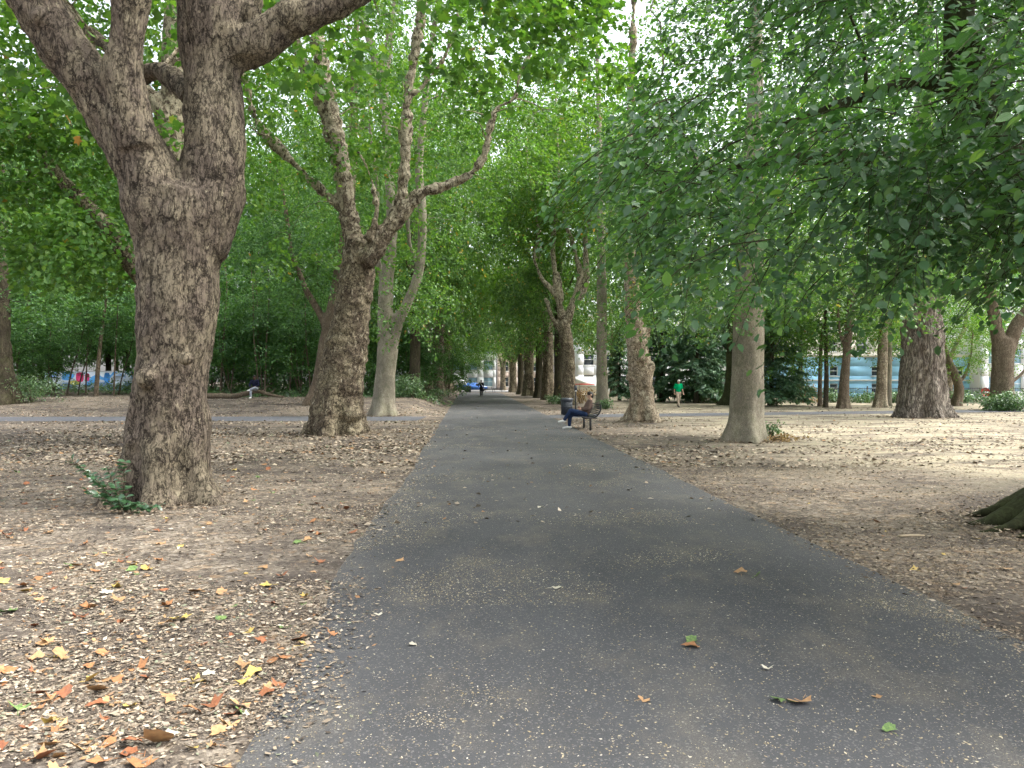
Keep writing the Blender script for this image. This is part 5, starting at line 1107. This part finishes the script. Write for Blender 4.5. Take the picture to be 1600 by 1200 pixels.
# van parked beyond the lawn
def van(label, x, y, rz, name='parked_van', body=None, L_=5.0, Hh=2.2, stripe=True):
    root = thing(name, label, 'van' if Hh > 1.8 else 'car', (x, y, gz(x, y)), None, rz); h2 = L_ / 2; bm_ = body or M['white_paint']
    pr = [(-h2, .35), (h2 - .1, .35), (h2, .55), (h2 - .05, 1.0), (h2 - .7, 1.2), (h2 - 1.35, Hh - .1), (h2 - 1.6, Hh), (-h2 + .15, Hh), (-h2, Hh - .15)]
    if Hh < 1.8: pr = [(-h2, .3), (h2 - .1, .3), (h2, .5), (h2 - .1, .85), (h2 - 1.1, .98), (h2 - 1.8, Hh), (-h2 + 1.0, Hh), (-h2 + .3, 1.05), (-h2, .9)]
    n = len(pr); V = [(px_, yy, pz) for yy in (-.9, .9) for px_, pz in pr]; j = np.arange(n)
    link('body', mesh_np('body', np.array(V), [np.array([j]), np.array([j[::-1] + n]), np.stack([j, j + n, (j + 1) % n + n, (j + 1) % n], 1)], bm_), root)
    for yy in (-.905, .895):
        MB().box(h2 - 1.9, h2 - 1.0, yy, yy + .01, 1.15 if Hh > 1.8 else .95, 1.75 if Hh > 1.8 else 1.3).build('side_window', M['glass'], root)
    if stripe: MB().box(-h2 + .4, h2 - 2.1, -.91, -.902, 1.25, 1.36).build('stripe', M['red_paint'], root)
    for sx2 in (-1, 1):
        for sy2 in (-1, 1):
            wh = MB().tube(np.array([(sx2 * h2 * .62, sy2 * .74, .33), (sx2 * h2 * .62, sy2 * .85, .33), (sx2 * h2 * .62, sy2 * .92, .33)]), [.33, .34, .33], 18).build('wheel', M['tyre'], root, False)
            MB().tube(np.array([(sx2 * h2 * .62, sy2 * .925, .33), (sx2 * h2 * .62, sy2 * .935, .33)]), [.19, .18], 14).build('rim', M['silver'], wh)
    return root
van('white van with a red stripe glimpsed between the bench trees', X(922, 92), 92, .05)
van('white van parked in the street at the far left end of the walk', X(705, 125), 125, 0, stripe=False)
van('blue car parked in the street at the far end of the walk', X(742, 127), 127, 0, 'parked_car', plain('car_blue', (.05, .14, .4), .25, .5, .05), 4.2, 1.45, False)
bench('park_bench', 'black bench on the left at the far end of the walk', X(719, 117), 117, math.pi / 2)
bench('park_bench', 'black bench just right of the walking figure at the far end of the walk', X(766, 118), 118, math.pi / 2)
bench('park_bench', 'black bench farthest right at the far end of the walk', X(777, 117.5), 117.5, math.pi / 2)
litter_bin('litter_bin', 'black litter bin left of the walking figure at the far end of the walk', X(732, 114), 114, .4, 1.0)

# ------------------------------------------------------------------ fallen leaves, litter and seed husks
R_ = rng_(200)
def surf_z(x, y):
    off = x - path_c(y); on = (off > -half_l(y)) & (off < half_r(y)) & (y < 112)
    tt = np.clip((off + half_l(y)) / (half_l(y) + half_r(y)), 0, 1)
    pz = 0.014 + 0.03 * (1 - (2 * tt - 1) ** 2)
    cr = (np.abs(y - cross_mid(x)) < np.where(x < 0, 1.95, 1.5))
    g = ground_z(x, y); return np.where(on, pz, np.where(cr, g + .012, g)), on, cr
def scatter(n, d0, d1, xmin, xmax, powr=1.0):
    u = R_.random(n); y = d0 * (d1 / d0) ** u if powr == 1 else d0 + (d1 - d0) * u
    x = R_.uniform(-.72, .72, n) * y; return x, y
def flakes(x, y, size, tpl, mat, name, lab, tilt=.35, lift=.006):
    z = surf_z(x, y)[0]; n = len(x); a = R_.random(n) * 6.283
    pos = np.stack([x, y, z + lift * (.4 + R_.random(n) * 1.2)], 1); ld = np.stack([np.cos(a), np.sin(a), R_.normal(size=n) * .12], 1); ln = np.stack([R_.normal(size=n) * tilt, R_.normal(size=n) * tilt, np.ones(n)], 1)
    return tag(link(name, leaf_mesh(name, pos, ld, ln, size, tpl, mat)), lab, 'leaf litter', kind='stuff')
def dens(x, y, s, lo, hi, sc=.5):
    p = np.stack([x * sc, y * sc * 1.5, 0 * x], 1); return sstep(lo, hi, fbm(p, 4, s))
# left of the walk
x, y = scatter(420000, 2.4, 22, 0, 0); off = x - path_c(y) + half_l(y)
keep = (off < .5 * R_.random(len(x)) ** 3) & (R_.random(len(x)) < .12 + .25 * sstep(6, 10, y) + .88 * dens(x, y, 21, -.3, .45)); keep &= (x > -.70 * y)
x, y = x[keep][:150000], y[keep][:150000]
flakes(x, y, (.007 + .034 * R_.random(len(x)) ** 4) * (1 + .06 * y), SHARD, M['litter'], 'leaf_litter', 'crumbled pale leaf litter covering the ground left of the walk')
# right of the walk
x, y = scatter(200000, 3.2, 16, 0, 0); off = x - path_c(y) - half_r(y)
keep = (off > -.3 * R_.random(len(x)) ** 3) & (R_.random(len(x)) < .3 + .7 * dens(x, y, 22, -.35, .35)); x, y = x[keep][:75000], y[keep][:75000]
flakes(x, y, (.009 + .03 * R_.random(len(x)) ** 4) * (1 + .055 * y), SHARD, M['litter_r'], 'leaf_litter', 'brown leaf litter covering the ground right of the walk')
# litter banked round the feet of the trunks
bx_, by_ = [], []
for (cx_, cy_, r0) in [(-4.5, 9.9, .62), (-5.2, 23, .95), (-5.8, 35, .7), (6.05, 20, .55), (5.0, 29.6, .6), (17.8, 33.6, 1.1), (5.6, 8.4, .6)]:
    k = int(2600 / (1 + .04 * cy_)); a = R_.random(k) * 6.283; r = r0 * (.85 + .9 * R_.random(k) ** 1.6); bx_.append(cx_ + r * np.cos(a)); by_.append(cy_ + r * np.sin(a))
x, y = np.concatenate(bx_), np.concatenate(by_)
flakes(x, y, (.012 + .04 * R_.random(len(x)) ** 3) * (1 + .05 * y), SHARD, M['litter_r'], 'leaf_litter', 'brown leaves banked round the feet of the trunks', .5, .03)
# farther off, both sides
x, y = scatter(90000, 14, 48, 0, 0); _, on, cr = surf_z(x, y); keep = ~on & ~cr & (R_.random(len(x)) < (.2 + .8 * dens(x, y, 23, -.3, .4, .3)) * np.where(x > 0, .45, 1)); x, y = x[keep][:42000], y[keep][:42000]
flakes(x, y, .05 + .08 * R_.random(len(x)) ** 2, QUAD, M['litter'], 'leaf_litter', 'pale fallen leaves strewn over the ground round the crossing path', .4, .02)
# husks on the asphalt
x, y = scatter(420000, 2.6, 26, 0, 0); _, on, cr = surf_z(x, y); off = (x - path_c(y)) / 2.1
pr = .10 + 1.0 * dens(x, y, 24, .0, .55, .7) * (.35 + .65 * np.clip(np.abs(off + .15) * 1.3, 0, 1)); keep = on & (R_.random(len(x)) < pr); x, y = x[keep][:85000], y[keep][:85000]
flakes(x, y, (.0055 + .011 * R_.random(len(x)) ** 4) * (1 + .06 * y), SHARD, M['seed'], 'seed_husks', 'pale seed husks blown over the asphalt', .25, .003)
x, y = scatter(6000, 8, 60, 0, 0); _, on, cr = surf_z(x, y); keep = (on | cr) & (R_.random(len(x)) < .25); x, y = x[keep], y[keep]
flakes(x, y, .04 + .05 * R_.random(len(x)), QUAD, M['litter'], 'leaf_litter', 'scattered pale leaves lying on the asphalt', .4, .012)
# single plane leaves
def dead_leaf_mesh(k):
    r = random.Random(100 + k); ring = [(0, 0)]; lob = [(-40, .5), (-10, .42), (14, .7), (40, .56), (62, .6), (90, .92), (118, .6), (140, .56), (166, .7), (190, .42), (220, .5)]
    V = [(0, .28, .0)]; 
    for a_, q in [(-90, .06)] + lob + []:
        a_ += r.uniform(-7, 7); q *= r.uniform(.72, 1.12); V.append((q * math.cos(math.radians(a_)), .28 + q * .8 * math.sin(math.radians(a_)), 0))
    V = np.array(V); V[:, :2] *= .62; c1, c2, ph = r.uniform(.6, 1.7), r.uniform(-.4, 1.0), r.uniform(0, 6)
    V[:, 2] = .05 + c1 * V[:, 0] ** 2 * (1 if k % 2 else .3) + c2 * (V[:, 1] - .2) ** 2 + .09 * np.sin(ph + 4 * V[:, 0] + 3 * V[:, 1]) + np.array([r.uniform(-.03, .05) for _ in V]); V[:, 2] -= V[:, 2].min() - .01
    n = len(V) - 1; F = np.array([(0, i + 1, (i + 1) % n + 1) for i in range(n)])
    return V, F
cols = {'orange': [(.42, .21, .09), (.3, .14, .065)], 'tan': [(.46, .29, .14), (.34, .2, .1)], 'brown': [(.24, .09, .045), (.3, .13, .06)], 'yellow': [(.45, .33, .08), (.5, .38, .13)], 'pale': [(.5, .48, .4), (.6, .55, .42)], 'green': [(.09, .16, .06), (.2, .3, .09)]}
fl_m = {}
for c, (a_, b_) in cols.items():
    t = NT('fallen_leaf_' + c); o = t.obj(); n_ = t.noise(o, 7, 4); oi = t.n('ObjectInfo')
    cc = t.mix(t.ramp(n_, [(.35, 0), (.65, 1)]), a_, b_); cc = t.mix(.5, cc, t.ramp(oi.outputs['Random'], [(0, (.6, .55, .5)), (1, (1.2, 1.15, 1.1))]), 'MULTIPLY')
    sh = t.pbr(cc, .6, .3); fl_m[c] = []
    m_ = t.done(sh)
    for k in range(5):
        V, F = dead_leaf_mesh(k); stem, rr = resample([(0, .0, .05), (.02, -.16, .04), (.05, -.3, .03)], [.012, .01, .008], .08); SV, SF = tube(stem, rr, 4)
        mb = MB(); mb.add(V, [F]); mb.add(SV, SF); fl_m[c].append(mb.mesh('fallen_leaf', m_, False))
def drop(c, x, y, s, lab, grp=None, k=None):
    z = float(surf_z(np.array([x]), np.array([y]))[0][0])
    o = link('fallen_leaf', fl_m[c][(k if k is not None else int(R_.integers(0, 5)))]); o.location = (x, y, z + .002); o.rotation_euler = (R_.normal() * .18, R_.normal() * .18, R_.random() * 6.28); o.scale = (s, s, s)
    return tag(o, lab, 'leaf', grp)
for (px, py, c, s, lab) in [(516, 999, 'orange', .11, 'curled orange leaf on the left side of the walk'), (628, 882, 'tan', .13, 'tan leaf lying alone left of the middle of the walk'), (1078, 1027, 'orange', .15, 'orange leaf with a dark green tip right of the middle of the walk'), (1086, 1017, 'green', .12, 'dark green leaf tucked behind the orange leaf on the walk'),
        (999, 1110, 'tan', .11, 'golden leaf in the lower middle of the walk'), (1256, 1108, 'tan', .17, 'tan leaf on top of a green one, lower right of the walk'), (1230, 1112, 'green', .13, 'grey-green leaf under the tan one, lower right of the walk'), (1158, 906, 'tan', .15, 'tan leaf upper right on the walk'), (1178, 910, 'green', .12, 'green leaf beside the tan one upper right on the walk'),
        (862, 929, 'pale', .13, 'pale ragged leaf in the middle of the walk'), (1395, 1161, 'green', .1, 'small dark green leaf at the lower right of the walk'), (648, 1014, 'pale', .08, 'small pale leaf on the left half of the walk'), (588, 968, 'pale', .1, 'pale narrow leaf on the left half of the walk'), (848, 799, 'pale', .14, 'small pale leaf far up the middle of the walk'), (1203, 1058, 'pale', .1, 'pale crumpled leaf on the right half of the walk'), (1370, 1105, 'tan', .07, 'small tan leaf at the lower right of the walk'),
        (280, 970, 'yellow', .19, 'yellow-green leaf standing arched on the litter, lower left'), (238, 888, 'yellow', .17, 'yellow leaf on dark soil before the nearest plane tree'), (130, 1073, 'yellow', .16, 'bright yellow leaf on the litter, lower left'), (212, 1105, 'yellow', .11, 'small yellow leaf right of the bright yellow one, lower left'), (230, 1160, 'tan', .24, 'large curled tan leaf at the bottom left'), (410, 1040, 'orange', .17, 'orange leaf on the litter close to the left edge of the walk'), (370, 1113, 'brown', .14, 'curled brown leaf by the left edge of the walk near the bottom'), (225, 1186, 'orange', .17, 'folded orange leaf at the bottom left edge'), (5, 958, 'green', .18, 'green leaf at the left edge on dark soil'), (1437, 890, 'yellow', .13, 'yellow-brown leaf right of the walk on brown litter'), (1565, 886, 'tan', .14, 'tan leaf at the right edge on brown litter'), (1370, 813, 'orange', .12, 'orange leaf left of the beech roots')]:
    dd = 1863 / (py - 597 + .0); x, y = XY(px, dd); drop(c, x, y, s, lab)
spots = []
while len(spots) < 260:
    d_ = 3.0 * (13.5 / 3.0) ** R_.random(); px = R_.uniform(-20, 640); x, y = XY(px, d_); off = x - path_c(y) + half_l(np.array([y]))[0]
    if off < -.05 and math.hypot(x + 4.5, y - 9.8) > 1.0 and dens(np.array([x]), np.array([y]), 25, -.4, .3)[0] > R_.random() * .9 - .45: spots.append((x, y))
for i, (x, y) in enumerate(spots):
    c = ['orange', 'tan', 'brown', 'brown', 'pale', 'tan', 'orange', 'green', 'tan', 'brown', 'yellow', 'tan'][i % 12]
    nm = {'orange': 'dry orange', 'tan': 'dry tan', 'brown': 'dark brown curled', 'pale': 'bleached pale', 'green': 'dull green', 'yellow': 'faded yellow'}[c]
    drop(c, x, y, .07 + .10 * R_.random(), nm + ' plane leaf strewn on the ground left of the walk', nm + ' leaves on the left ground')
for i in range(26):
    d_ = R_.uniform(5, 11); off = R_.uniform(.1, 4.5); y = d_; x = float(path_c(d_)) + 2.15 + off
    if math.hypot(x - 6.1, y - 8.4) < 1.3: continue
    c = ['tan', 'brown', 'yellow'][i % 3]; drop(c, x, y, .06 + .06 * R_.random(), {'tan': 'dry tan', 'brown': 'dark brown curled', 'yellow': 'faded yellow'}[c] + ' leaf strewn on the brown litter right of the walk', c + ' leaves on the right ground')
